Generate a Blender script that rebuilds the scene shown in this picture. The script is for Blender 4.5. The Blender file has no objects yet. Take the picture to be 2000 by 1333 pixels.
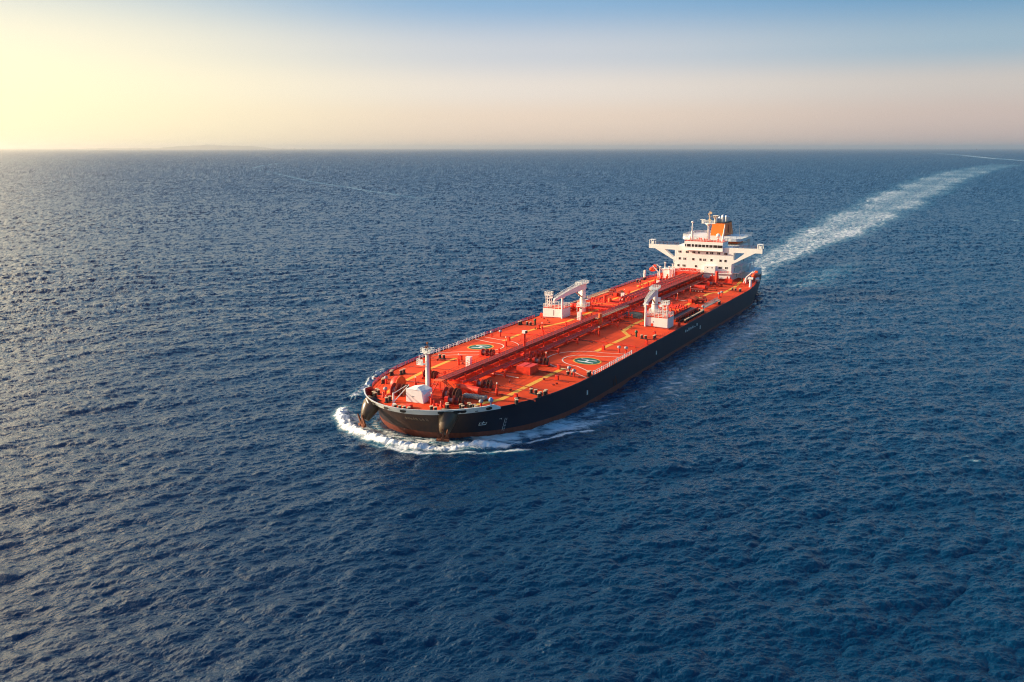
import bpy, math, random
import numpy as np
from mathutils import Vector, Matrix
from mathutils.geometry import tessellate_polygon
R = math.radians
random.seed(7)
scene = bpy.context.scene
COL = scene.collection
# ------------------------------------------------------------------ frame of the scene
CAM_H = 73.608
SHIP = (7.421, 291.929); HEAD = R(-117.85665)
F = 8.113            # deck edge above the sea
E_ = (math.cos(HEAD), math.sin(HEAD)); N_ = (-E_[1], E_[0])
SUN_AZ, SUN_EL = R(171), R(19)

# ------------------------------------------------------------------ mesh builder
class MB:
    def __init__(s): s.v = []; s.f = []; s.m = []; s.sm = []
    def add(s, vs, fs, mi=0, smooth=False):
        o = len(s.v); s.v += [tuple(p) for p in vs]
        for f in fs: s.f.append([o+i for i in f]); s.m.append(mi); s.sm.append(smooth)
    def box(s, cx, cy, cz, sx, sy, sz, rz=0, ry=0, mi=0, top=1.0):
        vs = []
        M = Matrix.Rotation(rz, 3, 'Z') @ Matrix.Rotation(ry, 3, 'Y')
        for dz in (-.5, .5):
            k = top if dz > 0 else 1
            for dx, dy in ((-.5, -.5), (.5, -.5), (.5, .5), (-.5, .5)):
                p = M @ Vector((dx*sx*k, dy*sy*k, dz*sz)); vs.append((p.x+cx, p.y+cy, p.z+cz))
        s.add(vs, [(3, 2, 1, 0), (4, 5, 6, 7), (0, 1, 5, 4), (1, 2, 6, 5), (2, 3, 7, 6), (3, 0, 4, 7)], mi)
        return s
    def bb(s, x0, x1, y0, y1, z0, z1, mi=0):
        return s.box((x0+x1)/2, (y0+y1)/2, (z0+z1)/2, abs(x1-x0), abs(y1-y0), abs(z1-z0), mi=mi)
    def cyl(s, p0, p1, r0, r1=None, n=8, mi=0, caps=True, smooth=True):
        r1 = r0 if r1 is None else r1
        p0, p1 = Vector(p0), Vector(p1); d = (p1-p0).normalized()
        a = d.orthogonal().normalized(); b = d.cross(a)
        vs = []
        for p, r in ((p0, r0), (p1, r1)):
            for i in range(n):
                t = 2*math.pi*i/n; vs.append(p + a*(r*math.cos(t)) + b*(r*math.sin(t)))
        s.add(vs, [(i, (i+1) % n, n+(i+1) % n, n+i) for i in range(n)], mi, smooth)
        if caps: s.add(vs, [tuple(range(n-1, -1, -1)), tuple(range(n, 2*n))], mi)
        return s
    def tube(s, pts, r, n=6, mi=0):
        for a, b in zip(pts[:-1], pts[1:]): s.cyl(a, b, r, r, n, mi)
        return s
    def lathe(s, prof, c=(0, 0, 0), n=12, mi=0, axis='Z'):
        vs = []
        for r, z in prof:
            for i in range(n):
                t = 2*math.pi*i/n
                q = (r*math.cos(t), r*math.sin(t), z)
                if axis == 'Y': q = (q[0], q[2], q[1])
                if axis == 'X': q = (q[2], q[0], q[1])
                vs.append((q[0]+c[0], q[1]+c[1], q[2]+c[2]))
        m = len(prof)
        s.add(vs, [(j*n+i, j*n+(i+1) % n, (j+1)*n+(i+1) % n, (j+1)*n+i) for j in range(m-1) for i in range(n)], mi, True)
        s.add(vs, [tuple(range(n-1, -1, -1)), tuple(range((m-1)*n, m*n))], mi)
        return s
    def strip(s, pts, w, z=None, mi=0, zf=None):
        # flat painted strip along pts (x, y) on a deck with height function zf
        P = [Vector((p[0], p[1])) for p in pts]; L = []; Rr = []
        for i, p in enumerate(P):
            t = Vector((0, 0))
            if i > 0: t += (p-P[i-1]).normalized()
            if i < len(P)-1: t += (P[i+1]-p).normalized()
            t.normalize(); nn = Vector((-t.y, t.x))
            k = 1.0
            if 0 < i < len(P)-1:
                c = abs((p-P[i-1]).normalized().dot(t)); k = 1/max(.6, c)
            L.append(p+nn*w/2*k); Rr.append(p-nn*w/2*k)
        for i in range(len(P)-1):
            n = max(1, int((P[i+1]-P[i]).length/3))
            for j in range(n):
                a, b = j/n, (j+1)/n
                q = [Rr[i].lerp(Rr[i+1], a), Rr[i].lerp(Rr[i+1], b), L[i].lerp(L[i+1], b), L[i].lerp(L[i+1], a)]
                s.add([(x.x, x.y, zf(x.x, x.y) if zf else z) for x in q], [(0, 1, 2, 3)], mi)
        return s
    def rail(s, pts, h=1.1, step=2.4, r=.06, bars=3, mi=0, rp=None, close=False):
        rp = rp or r
        if close: pts = list(pts)+[pts[0]]
        for a, b in zip(pts[:-1], pts[1:]):
            a, b = Vector(a), Vector(b); n = max(1, int(round((b-a).length/step)))
            for k in range(bars):
                z = Vector((0, 0, h*(k+1)/bars)); s.cyl(a+z, b+z, r, r, 4, mi, False)
            for i in range(n+1):
                p = a.lerp(b, i/n); s.cyl(p, p+Vector((0, 0, h)), rp, rp, 4, mi, False)
        return s
    def build(s, name, mats, parent=None, loc=None, rz=0, label=None):
        me = bpy.data.meshes.new(name)
        me.from_pydata(s.v, [], s.f)
        if not isinstance(mats, (list, tuple)): mats = [mats]
        for m in mats: me.materials.append(m)
        me.polygons.foreach_set('material_index', s.m)
        me.polygons.foreach_set('use_smooth', s.sm)
        me.update()
        o = bpy.data.objects.new(name, me); COL.objects.link(o)
        if parent: o.parent = parent
        if loc: o.location = loc
        o.rotation_euler.z = rz
        if label: o['label'] = label
        return o
def empty(name, loc=(0, 0, 0), parent=None, rz=0):
    o = bpy.data.objects.new(name, None); COL.objects.link(o); o.location = loc; o.rotation_euler.z = rz
    o.empty_display_size = .5
    if parent: o.parent = parent
    return o
def tag(o, label=None, cat=None, group=None, kind=None):
    if label: o['label'] = label
    if cat: o['category'] = cat
    if group: o['group'] = group
    if kind: o['kind'] = kind
    return o
def dup(o, loc, rz=None, parent=None, group=None, label=None, flipy=False):
    c = o.copy(); COL.objects.link(c); c.location = loc
    if rz is not None: c.rotation_euler.z = rz
    c.parent = parent or o.parent
    if group: c['group'] = group
    if label: c['label'] = label
    for ch in list(o.children):
        k = ch.copy(); COL.objects.link(k); k.parent = c
    return c

# ------------------------------------------------------------------ materials
def nodes(name):
    m = bpy.data.materials.new(name); m.use_nodes = True; nt = m.node_tree
    b = nt.nodes['Principled BSDF']; return m, nt, b
def paint(name, col, rough=.45, var=.25, scale=.25, dirt=None, dirt_amt=.3, metallic=0, bump=.0, streak=False):
    m, nt, b = nodes(name); N = nt.nodes; L = nt.links
    tc = N.new('ShaderNodeTexCoord'); mp = N.new('ShaderNodeMapping'); L.new(tc.outputs['Object'], mp.inputs[0])
    if streak: mp.inputs['Scale'].default_value = (1, 1, .18)
    n1 = N.new('ShaderNodeTexNoise'); n1.inputs['Scale'].default_value = scale; n1.inputs['Detail'].default_value = 7; n1.inputs['Roughness'].default_value = .65
    L.new(mp.outputs[0], n1.inputs['Vector'])
    r = N.new('ShaderNodeValToRGB'); e = r.color_ramp.elements
    e[0].position = .3; e[1].position = .7
    e[0].color = tuple(c*(1-var) for c in col)+(1,); e[1].color = tuple(min(1, c*(1+var)) for c in col)+(1,)
    L.new(n1.outputs['Fac'], r.inputs[0]); out = r.outputs[0]
    if dirt:
        n2 = N.new('ShaderNodeTexNoise'); n2.inputs['Scale'].default_value = scale*4; n2.inputs['Detail'].default_value = 8; n2.inputs['Roughness'].default_value = .7
        L.new(mp.outputs[0], n2.inputs['Vector'])
        mr = N.new('ShaderNodeMapRange'); mr.inputs[1].default_value = .55; mr.inputs[2].default_value = .75; mr.inputs[4].default_value = dirt_amt
        L.new(n2.outputs['Fac'], mr.inputs[0])
        mx = N.new('ShaderNodeMix'); mx.data_type = 'RGBA'; L.new(mr.outputs[0], mx.inputs[0]); L.new(out, mx.inputs[6]); mx.inputs[7].default_value = dirt+(1,)
        out = mx.outputs[2]
    L.new(out, b.inputs['Base Color']); b.inputs['Roughness'].default_value = rough; b.inputs['Metallic'].default_value = metallic
    if bump:
        bp = N.new('ShaderNodeBump'); bp.inputs['Strength'].default_value = bump; bp.inputs['Distance'].default_value = .05
        L.new(n1.outputs['Fac'], bp.inputs['Height']); L.new(bp.outputs[0], b.inputs['Normal'])
    return m
M = {}
M['deck'] = paint('deck_paint', (.77, .064, .010), .8, .32, .07, (.30, .035, .02), .8)
M['deck'].node_tree.nodes['Principled BSDF'].inputs['Specular IOR Level'].default_value = .2
M['red'] = paint('red_paint', (.76, .035, .006), .5, .25, .8, (.25, .02, .01), .3)
M['darkred'] = paint('dark_red_paint', (.30, .028, .014), .6, .3, .8, (.10, .02, .012), .4)
M['orange'] = paint('orange_paint', (.80, .13, .02), .5, .2, .8)
M['vivid'] = paint('lifeboat_orange', (.85, .08, .01), .35, .1, .8)
M['white'] = paint('white_paint', (.83, .82, .76), .4, .05, .5, (.45, .25, .12), .16, streak=True)
M['grey'] = paint('grey_paint', (.30, .31, .32), .5, .2, 1.2)
M['black'] = paint('black_iron', (.018, .016, .016), .55, .4, 2)
M['rust'] = paint('rusty_iron', (.16, .045, .018), .8, .5, 2, (.05, .02, .012), .5)
M['yellow'] = paint('yellow_line_paint', (.85, .42, .04), .7, .12, 1.2, (.6, .18, .03), .5)
M['wline'] = paint('white_line_paint', (.85, .66, .52), .7, .15, 1.5, (.5, .12, .05), .7)
M['green'] = paint('green_helideck_paint', (.012, .13, .075), .6, .15, 1.0, (.03, .08, .05), .5)
M['hwhite'] = paint('letter_white_paint', (.80, .80, .74), .6, .06, 1.5)
M['funnel'] = paint('funnel_orange', (.90, .16, .004), .45, .04, .5)
M['glass'] = paint('dark_glass', (.035, .025, .02), .12, .3, 2)
M['steel'] = paint('exhaust_steel', (.55, .56, .58), .35, .1, 2, metallic=.6)
M['tan'] = paint('tan_cover', (.58, .42, .26), .7, .15, 1)
M['tarp'] = paint('grey_green_tarpaulin', (.13, .14, .12), .85, .35, 1.5, (.06, .07, .05), .6, bump=.4)
M['rope'] = paint('grey_rope', (.36, .31, .26), .9, .35, 4, (.12, .1, .08), .6)
M['green2'] = paint('green_fitting', (.02, .12, .06), .5, .2, 1)
M['blue'] = paint('blue_fitting', (.10, .30, .55), .4, .1, 1)
M['island'] = paint('hazy_hillside', (.16, .15, .12), 1, .3, .001)
M['bell'] = paint('anchor_housing_paint', (.075, .042, .020), .33, .4, .5, (.10, .045, .02), .5)

# hull: black topsides, red-brown boot topping under a level line, thin rust runs
m, nt, b = nodes('hull_paint'); N = nt.nodes; L = nt.links
geo = N.new('ShaderNodeTexCoord'); sep = N.new('ShaderNodeSeparateXYZ'); L.new(geo.outputs['Object'], sep.inputs[0])
ln = N.new('ShaderNodeMath'); ln.operation = 'MULTIPLY_ADD'; L.new(sep.outputs[0], ln.inputs[0]); ln.inputs[1].default_value = -.0035; L.new(sep.outputs[2], ln.inputs[2])
th = N.new('ShaderNodeMapRange'); th.inputs[1].default_value = 1.28; th.inputs[2].default_value = 1.34; L.new(ln.outputs[0], th.inputs[0])
mp = N.new('ShaderNodeMapping'); mp.inputs['Scale'].default_value = (1.2, 1.2, .12); L.new(geo.outputs['Object'], mp.inputs[0])
n1 = N.new('ShaderNodeTexNoise'); n1.inputs['Scale'].default_value = .9; n1.inputs['Detail'].default_value = 8; L.new(mp.outputs[0], n1.inputs['Vector'])
mr = N.new('ShaderNodeMapRange'); mr.inputs[1].default_value = .58; mr.inputs[2].default_value = .8; mr.inputs[4].default_value = .3; L.new(n1.outputs['Fac'], mr.inputs[0])
def mixc(fac, a, c):
    x = N.new('ShaderNodeMix'); x.data_type = 'RGBA'
    for i, q in ((0, fac), (6, a), (7, c)):
        if isinstance(q, tuple): x.inputs[i].default_value = q
        elif isinstance(q, (int, float)): x.inputs[i].default_value = q
        else: L.new(q, x.inputs[i])
    return x.outputs[2]
n2 = N.new('ShaderNodeTexNoise'); n2.inputs['Scale'].default_value = .15; n2.inputs['Detail'].default_value = 6; L.new(geo.outputs['Object'], n2.inputs['Vector'])
blk = mixc(n2.outputs['Fac'], (.007, .011, .020, 1), (.015, .022, .036, 1))
blk = mixc(mr.outputs[0], blk, (.045, .022, .014, 1))
red = mixc(n1.outputs['Fac'], (.10, .024, .014, 1), (.30, .075, .045, 1))
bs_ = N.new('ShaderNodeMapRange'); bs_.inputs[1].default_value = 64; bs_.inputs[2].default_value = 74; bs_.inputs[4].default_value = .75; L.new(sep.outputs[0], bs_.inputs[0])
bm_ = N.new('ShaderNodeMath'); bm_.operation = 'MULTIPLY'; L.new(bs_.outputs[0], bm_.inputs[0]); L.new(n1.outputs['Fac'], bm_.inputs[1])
blk = mixc(bm_.outputs[0], blk, (.20, .075, .028, 1))  # brown towards the bow: rust staining plus sunlit sheen mixed into the colour
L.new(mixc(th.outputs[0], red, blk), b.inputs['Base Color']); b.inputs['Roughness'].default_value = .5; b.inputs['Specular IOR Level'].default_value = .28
bp = N.new('ShaderNodeBump'); bp.inputs['Strength'].default_value = .5; bp.inputs['Distance'].default_value = .12
L.new(n2.outputs['Fac'], bp.inputs['Height']); L.new(bp.outputs[0], b.inputs['Normal'])
M['hull'] = m

# sea: dark water, aerated water and foam driven by the foam attribute
def water_material():
    m, nt, b = nodes('sea_water'); N = nt.nodes; L = nt.links
    tc = N.new('ShaderNodeTexCoord')
    at = N.new('ShaderNodeAttribute'); at.attribute_name = 'foam'
    wn = N.new('ShaderNodeAttribute'); wn.attribute_name = 'wn'
    def noise(scale, detail, rough=.6, vec=None, dist=0):
        n = N.new('ShaderNodeTexNoise'); n.inputs['Scale'].default_value = scale; n.inputs['Detail'].default_value = detail
        n.inputs['Roughness'].default_value = rough; n.inputs['Distortion'].default_value = dist
        L.new(vec or tc.outputs['Object'], n.inputs['Vector']); return n.outputs['Fac']
    def math_(op, a, c=None, d=None):
        x = N.new('ShaderNodeMath'); x.operation = op
        for i, q in enumerate((a, c, d)):
            if q is None: continue
            if isinstance(q, (int, float)): x.inputs[i].default_value = q
            else: L.new(q, x.inputs[i])
        return x.outputs[0]
    def mr(v, a, c, d=0., e=1.):
        x = N.new('ShaderNodeMapRange'); x.interpolation_type = 'SMOOTHSTEP'
        L.new(v, x.inputs[0])
        for i, q in ((1, a), (2, c), (3, d), (4, e)):
            if isinstance(q, (int, float)): x.inputs[i].default_value = q
            else: L.new(q, x.inputs[i])
        return x.outputs[0]
    def mixc(fac, a, c):
        x = N.new('ShaderNodeMix'); x.data_type = 'RGBA'
        for i, q in ((0, fac), (6, a), (7, c)):
            if isinstance(q, tuple): x.inputs[i].default_value = q
            elif isinstance(q, (int, float)): x.inputs[i].default_value = q
            else: L.new(q, x.inputs[i])
        return x.outputs[2]
    foam = at.outputs['Fac']
    # streaks run along the ship's course
    mpg = N.new('ShaderNodeMapping'); mpg.inputs['Rotation'].default_value = (0, 0, -HEAD); mpg.inputs['Scale'].default_value = (.45, 1, 1)
    L.new(tc.outputs['Object'], mpg.inputs[0])
    fn = noise(.55, 9, .72, mpg.outputs[0], .6)
    th = math_('SUBTRACT', 1.0, foam)
    thr = math_('MULTIPLY_ADD', th, .50, .17)
    cover = mr(fn, thr, math_('ADD', thr, .22))
    cover = math_('MULTIPLY', cover, mr(foam, .02, .12))
    deep = mixc(noise(.004, 3), (.0002, .019, .056, 1), (.0003, .028, .074, 1))
    aer = mr(foam, 0.02, .70, 0., .95)
    wat = mixc(aer, deep, (.030, .16, .24, 1))
    L.new(mixc(cover, wat, (.78, .80, .80, 1)), b.inputs['Base Color'])
    rg = N.new('ShaderNodeAttribute'); rg.attribute_name = 'rgh'
    mxr = N.new('ShaderNodeMix'); L.new(cover, mxr.inputs[0]); L.new(rg.outputs['Fac'], mxr.inputs[2]); mxr.inputs[3].default_value = .8
    L.new(mxr.outputs[0], b.inputs['Roughness'])
    b.inputs['IOR'].default_value = 1.38
    bp = N.new('ShaderNodeBump'); bp.inputs['Strength'].default_value = 1.0; bp.inputs['Distance'].default_value = .10
    L.new(noise(2.6, 5, .65), bp.inputs['Height']); L.new(wn.outputs['Vector'], bp.inputs['Normal'])
    bp2 = N.new('ShaderNodeBump'); bp2.inputs['Strength'].default_value = .8; bp2.inputs['Distance'].default_value = .35
    L.new(cover, bp2.inputs['Height']); L.new(bp.outputs[0], bp2.inputs['Normal'])
    L.new(bp2.outputs[0], b.inputs['Normal'])
    return m
M['sea'] = water_material()

# ================================================================== SEA
rng = np.random.default_rng(11)
def ocean_tile(Lt, n, lmin, lmax, slope, wdir, spread=2.0, chop=1.0, seed=0):
    rg = np.random.default_rng(seed)
    k1 = 2*np.pi*np.fft.fftfreq(n, Lt/n)
    kx, ky = np.meshgrid(k1, k1, indexing='ij'); k = np.hypot(kx, ky); k[0, 0] = 1
    c = (kx*math.cos(wdir)+ky*math.sin(wdir))/k
    D = np.abs(c)**spread*np.where(c > 0, 1, .12)+.05
    w = 1/(1+np.exp(-(k-2*np.pi/lmax)*lmax*.9))/(1+np.exp((k-2*np.pi/lmin)*lmin*.5))
    P = D*w*k**-4.0; P[0, 0] = 0
    a = (rg.normal(size=k.shape)+1j*rg.normal(size=k.shape))*np.sqrt(P)
    h = np.fft.ifft2(a).real; sx = np.fft.ifft2(1j*kx*a).real; sy = np.fft.ifft2(1j*ky*a).real
    dx = np.fft.ifft2(1j*kx/k*a).real; dy = np.fft.ifft2(1j*ky/k*a).real
    s = slope/np.sqrt((sx**2+sy**2).mean())
    return dict(L=Lt, n=n, A=np.stack([h*s, sx*s, sy*s, dx*s*chop, dy*s*chop], -1).astype(np.float32))
def sample(t, x, y, rot, ox=0, oy=0):
    c, s_ = math.cos(rot), math.sin(rot)
    u = (c*x+s_*y+ox)/t['L']*t['n']; v = (-s_*x+c*y+oy)/t['L']*t['n']
    i = np.floor(u).astype(np.int64); j = np.floor(v).astype(np.int64)
    fu = (u-i).astype(np.float32)[:, None]; fv = (v-j).astype(np.float32)[:, None]
    n = t['n']; A = t['A']; i0 = i % n; j0 = j % n; i1 = (i+1) % n; j1 = (j+1) % n
    q = (A[i0, j0]*(1-fu)+A[i1, j0]*fu)*(1-fv)+(A[i0, j1]*(1-fu)+A[i1, j1]*fu)*fv
    o = q.copy()
    o[:, 1] = c*q[:, 1]-s_*q[:, 2]; o[:, 2] = s_*q[:, 1]+c*q[:, 2]
    o[:, 3] = c*q[:, 3]-s_*q[:, 4]; o[:, 4] = s_*q[:, 3]+c*q[:, 4]
    return o
WD = R(-68)
S1, S1B, S2, S3 = .088, .098, .21, .15
T1 = ocean_tile(401, 512, 5, 24, S1, WD, 6.0, 1.6, 3)
T1b = ocean_tile(271, 512, 2.6, 9, S1B, WD+R(24), 5, 1.6, 4)
T2 = ocean_tile(83, 512, .55, 4.2, S2, WD, 4.0, 1.5, 5)
T3 = ocean_tile(27, 512, .22, .9, S3, WD, 1.6, .6, 6)

AZ0, AZ1 = R(90-45), R(90+45)
NA, NR = 2080, 1150
az = np.linspace(AZ0, AZ1, NA)
R0, R1 = 96.0, 150000.0
inv = np.linspace(1/R0, 1/2600., int(NR*.93)); inv2 = 1/np.geomspace(2600., R1, NR-len(inv)+1)[1:]
rr = 1/np.concatenate([inv, inv2]); NRr = len(rr)
RR, AA = np.meshgrid(rr, az, indexing='ij')
x = (RR*np.cos(AA)).ravel(); y = (RR*np.sin(AA)).ravel(); rad = RR.ravel()

def seg_dist(px, py, pts):
    best = np.full(px.shape, 1e9); par = np.zeros(px.shape); sgn = np.zeros(px.shape)
    tot = 0; lens = [math.dist(a, b_) for a, b_ in zip(pts[:-1], pts[1:])]; T = sum(lens)
    for (a, b_), l in zip(zip(pts[:-1], pts[1:]), lens):
        dx, dy = (b_[0]-a[0])/l, (b_[1]-a[1])/l
        t = np.clip((px-a[0])*dx+(py-a[1])*dy, 0, l)
        ex, ey = px-(a[0]+t*dx), py-(a[1]+t*dy); d = np.hypot(ex, ey)
        mk = d < best; best[mk] = d[mk]; par[mk] = ((tot+t)/T)[mk]
        sgn[mk] = np.sign(dx*ey-dy*ex)[mk]; tot += l
    return best, par, sgn

# ship coordinates of every sea point
su = (x-SHIP[0])*E_[0]+(y-SHIP[1])*E_[1]; sv = (x-SHIP[0])*N_[0]+(y-SHIP[1])*N_[1]
# gust patches vary the roughness of the sea gently
patch = np.ones_like(x)
for i in range(7):
    a = rng.uniform(0, np.pi); lam = rng.uniform(180, 1400)
    patch += .08*np.sin((x*math.cos(a)+y*math.sin(a))*2*np.pi/lam+rng.uniform(0, 6))
# wake geometry
foam = np.zeros_like(x)
aft = -su
wp = np.array([236, 290, 340, 433, 560, 723, 1000, 1380, 1900, 2274, 2900, 3500, 4500.])
wlo = np.array([-22, -24, -26, -29, -40, -51, -62, -74, -86, -92, -80, -50, 10.])
whi = np.array([18, 18, 18, 22, 32, 46, 57, 64, 76, 92, 118, 155, 250.])
wst = np.array([.8, .80, .76, .72, .67, .64, .61, .58, .55, .53, .50, .46, .36])
lo = np.interp(aft, wp, wlo); hi = np.interp(aft, wp, whi); st = np.interp(aft, wp, wst, left=0, right=0)
tt = (sv-lo)/(hi-lo)
ns = sample(T1b, x, y, .7, 40, 10)[:, 0]; ns = ns/ns.std()
edge = np.clip(np.minimum(tt, 1-tt)*3.2+.10*ns, 0, 1)
prof = .72+.28*np.abs(np.clip(tt, 0, 1)-.5)*2
wake = st*edge*prof*((tt > -.05) & (tt < 1.05))
ns4 = sample(T1, x, y, -.4, 7, 90)[:, 0]; ns4 /= ns4.std()
wake = np.clip(wake*(1+.05*ns+.05*ns4), 0, 1)
wake *= np.clip(1-(aft < 236), 0, 1)
foam = np.maximum(foam, wake)
calm = 1-.35*np.clip(wake*1.4, 0, 1)
# pale band beside the hull, aft port quarter and the diverging wash
def streak(pts, w, amp, ends=(.1, .1), sharp=1.5):
    global foam
    us = [p[0] for p in pts]; vs = [p[1] for p in pts]
    mk = (su > min(us)-3*w) & (su < max(us)+3*w) & (sv > min(vs)-3*w) & (sv < max(vs)+3*w)
    idx = np.nonzero(mk)[0]
    if not len(idx): return idx, None, None, None
    d, par, sg = seg_dist(su[idx], sv[idx], pts)
    a = amp*np.exp(-(d/w)**sharp)*np.clip(par/max(ends[0], 1e-3), 0, 1)*np.clip((1-par)/max(ends[1], 1e-3), 0, 1)
    foam[idx] = np.maximum(foam[idx], a)
    return idx, d, par, sg
dz = np.zeros_like(x)
CREST = [(52, -35.5), (59, -32.5), (66, -28), (71.5, -21.5), (75.5, -14), (78.5, -7), (80.2, 0), (79.6, 7), (77.2, 13), (73.8, 18.6), (69.6, 24), (66, 29)]
# front ridge of the bow wave, steep outside and foaming inside
idx, d, par, sg = streak(CREST, 2.1, 1.0, (.12, .05), 2.2)
out = d*sg          # sg<0 : outside (ahead of) the ridge when walking starboard -> port
ridge = np.where(out > 0, np.exp(-(d/3.0)**2), np.exp(-(d/1.5)**2))*np.clip(par/.15, 0, 1)*np.clip((1-par)/.12, 0, 1)
nb1 = sample(T2, x[idx]*1.3, y[idx]*1.3, 0.4)[:, 0]; nb1 = nb1/T2['A'][..., 0].std(); wob = np.clip(1+.26*nb1, .3, 2)
foam[idx] = np.clip(foam[idx]*(1+.10*nb1*(foam[idx] < .9)), 0, 1)
dz[idx] += 1.45*ridge*wob
mk_in = np.exp(-((out-2.8)/3.8)**2)*np.clip(par/.2, 0, 1)*np.clip((1-par)/.2, 0, 1)
foam[idx] = np.maximum(foam[idx], .60*mk_in)
# thinner outer lip, second inner roller and turbulence against the stem
streak([(80, -12), (82.4, -3), (82.6, 6), (80.6, 13), (78.0, 19.5), (74.5, 25), (70, 30), (66.5, 34.5)], .8, .72, (.2, .1))
i2, d2, p2, s2 = streak([(63, -22), (69, -17.5), (73.4, -10), (74.8, -2), (73.8, 6), (71.6, 12), (68.8, 17)], 1.0, .78, (.15, .2))
dz[i2] += .55*np.exp(-(d2/1.2)**2)*np.clip(p2/.2, 0, 1)*np.clip((1-p2)/.3, 0, 1)
streak([(60, -21.5), (68, -13.5), (71.2, -5), (71.6, 3), (70.5, 9), (68.5, 14)], 1.6, .55, (.2, .2))
# wash along the port side
streak([(69, 15), (63, 20.5), (57, 25), (50, 30), (42, 36), (36, 40)], 3.2, .74, (.1, .25))
streak([(66, 24), (60, 29.5), (53, 34.5), (47, 38.5), (41, 42)], 1.0, .80, (.1, .2))
streak([(58, 25), (50, 28.5), (43, 32.5), (35, 38), (28, 41)], 3.6, .62, (.15, .3))
streak([(40, 32), (30, 37), (18, 42.5), (6, 48), (-8, 57), (-20, 66)], 2.4, .46, (.15, .3))
streak([(38, 30), (26, 34), (10, 38), (-10, 44)], 4.5, .48, (.2, .3))
for i in range(16):
    u0 = 30-i*14+rng.uniform(-5, 5); v0 = 33+rng.uniform(-1, 7)+i*.5
    streak([(u0, v0), (u0-9, v0+2), (u0-18-rng.uniform(0, 8), v0+4+rng.uniform(0, 3))], rng.uniform(1.4, 3.4), rng.uniform(.34, .56), (.3, .3))
streak([(-170, 36), (-240, 38), (-330, 44), (-420, 56)], 13, .36, (.3, .4))
streak([(-205, 31), (-260, 34), (-300, 40)], 5, .42, (.3, .4))
streak([(50, -37), (36, -41), (22, -46), (8, -53)], 1.6, .66, (.1, .2))
streak([(60, -24), (46, -31), (30, -37), (12, -41), (-30, -44)], 3.0, .62, (.1, .4))
idx3, d3, p3, s3 = streak([(50, -37), (36, -41.5), (22, -46.5), (8, -53)], 1.5, .74, (.1, .3))
nb3 = sample(T2, x[idx3]*1.3, y[idx3]*1.3, 0.4)[:, 0]/T2['A'][..., 0].std()
dz[idx3] += 1.2*np.clip(1+.6*nb3, 0, 3)*np.exp(-(d3/1.6)**2)*np.clip((1-p3)/.4, 0, 1)
streak([(66, -22), (71, -15), (74, -7), (75.5, 1), (74.5, 8), (72, 14), (68, 20), (62, 26), (56, 31)], 4.2, .56, (.15, .15), 2)
streak([(68, 13), (60, 21), (50, 27), (38, 31), (24, 33), (8, 34)], 3.4, .60, (.05, .5), 2)
near_ = (su > -160) & (su < 64) & (sv > 0)
n7 = sample(T1b, x[near_], y[near_], 1.1, 9, 3)[:, 0]; n7 /= n7.std()
foam[near_] *= np.clip(1.04+.22*n7, .3, 1.3)
foam = np.clip(foam, 0, 1)
streak([(45, 40), (0, 44), (-60, 45), (-130, 44), (-200, 45), (-300, 52)], 11, .44, (.15, .3), 2)
# faint old tracks of other traffic
def world_streak(pts, w, amp):
    global foam
    q = [((p[0]), (p[1])) for p in pts]; streak(q, w, amp, (.15, .15), 2)
world_streak([(-2300, -2330), (-1900, -1830), (-1396, -1274), (-1108, -911), (-878, -616), (-760, -470)], 8, .50)
world_streak([(-3400, -3100), (-2700, -2620), (-2250, -2250)], 12, .5)
world_streak([(-4200, 150), (-4800, 330), (-5300, 380), (-5882, 240), (-7272, 27), (-10262, -270), (-15000, -900)], 48, .55)

s1 = sample(T1, x, y, 0); s1b = sample(T1b, x, y, .21, 33, 71); s2_ = sample(T2, x, y, 0, 5, 9); s2b = sample(T2, x, y, -.5, 55, 19)
def fade(lmin): # geometric waves fade out where the grid can no longer carry them
    gap = rad**2/73.6*(1/R0)*R0*0+rad**2*(inv[0]-inv[1])
    return np.clip(lmin*1.2/gap, 0, 1)
g1 = fade(14.); g2 = fade(3.)
g2b = g2*.55
amp = patch*calm
z = (s1[:, 0]*g1+s1b[:, 0]*g1+s2_[:, 0]*g2+s2b[:, 0]*g2b)*amp
cxd = (s1[:, 3]+s1b[:, 3])*g1+s2_[:, 3]*g2+s2b[:, 3]*g2b; cyd = (s1[:, 4]+s1b[:, 4])*g1+s2_[:, 4]*g2+s2b[:, 4]*g2b
s3 = sample(T3, x, y, .3, 2, 4); g3 = fade(.35)
z = z+s3[:, 0]*g3*amp
# what one sample of the sheet cannot resolve becomes roughness
gap = rad**2*(inv[0]-inv[1])
f1 = np.clip(8/gap, .01, 1)**.45; f2 = np.clip(2.0/gap, .01, 1)**.42; f3 = np.clip(.5/gap, .01, 1)**.4
K1, K2, K3 = 1.15, 1.15, 1.2
SX = (K1*f1*(s1[:, 1]+s1b[:, 1])+K2*f2*(s2_[:, 1]+s2b[:, 1]*.55)+K3*f3*s3[:, 1])*amp
SY = (K1*f1*(s1[:, 2]+s1b[:, 2])+K2*f2*(s2_[:, 2]+s2b[:, 2]*.55)+K3*f3*s3[:, 2])*amp
var = K1*K1*(S1**2+S1B**2)*(1-f1**2)+K2*K2*1.3*S2**2*(1-f2**2)+K3*K3*S3**2*(1-f3**2)
rgh = np.clip((2*(.0003+var*.05))**.25, .06, .36)
ca_, sa_ = np.cos(AA).ravel(), np.sin(AA).ravel()
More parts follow.
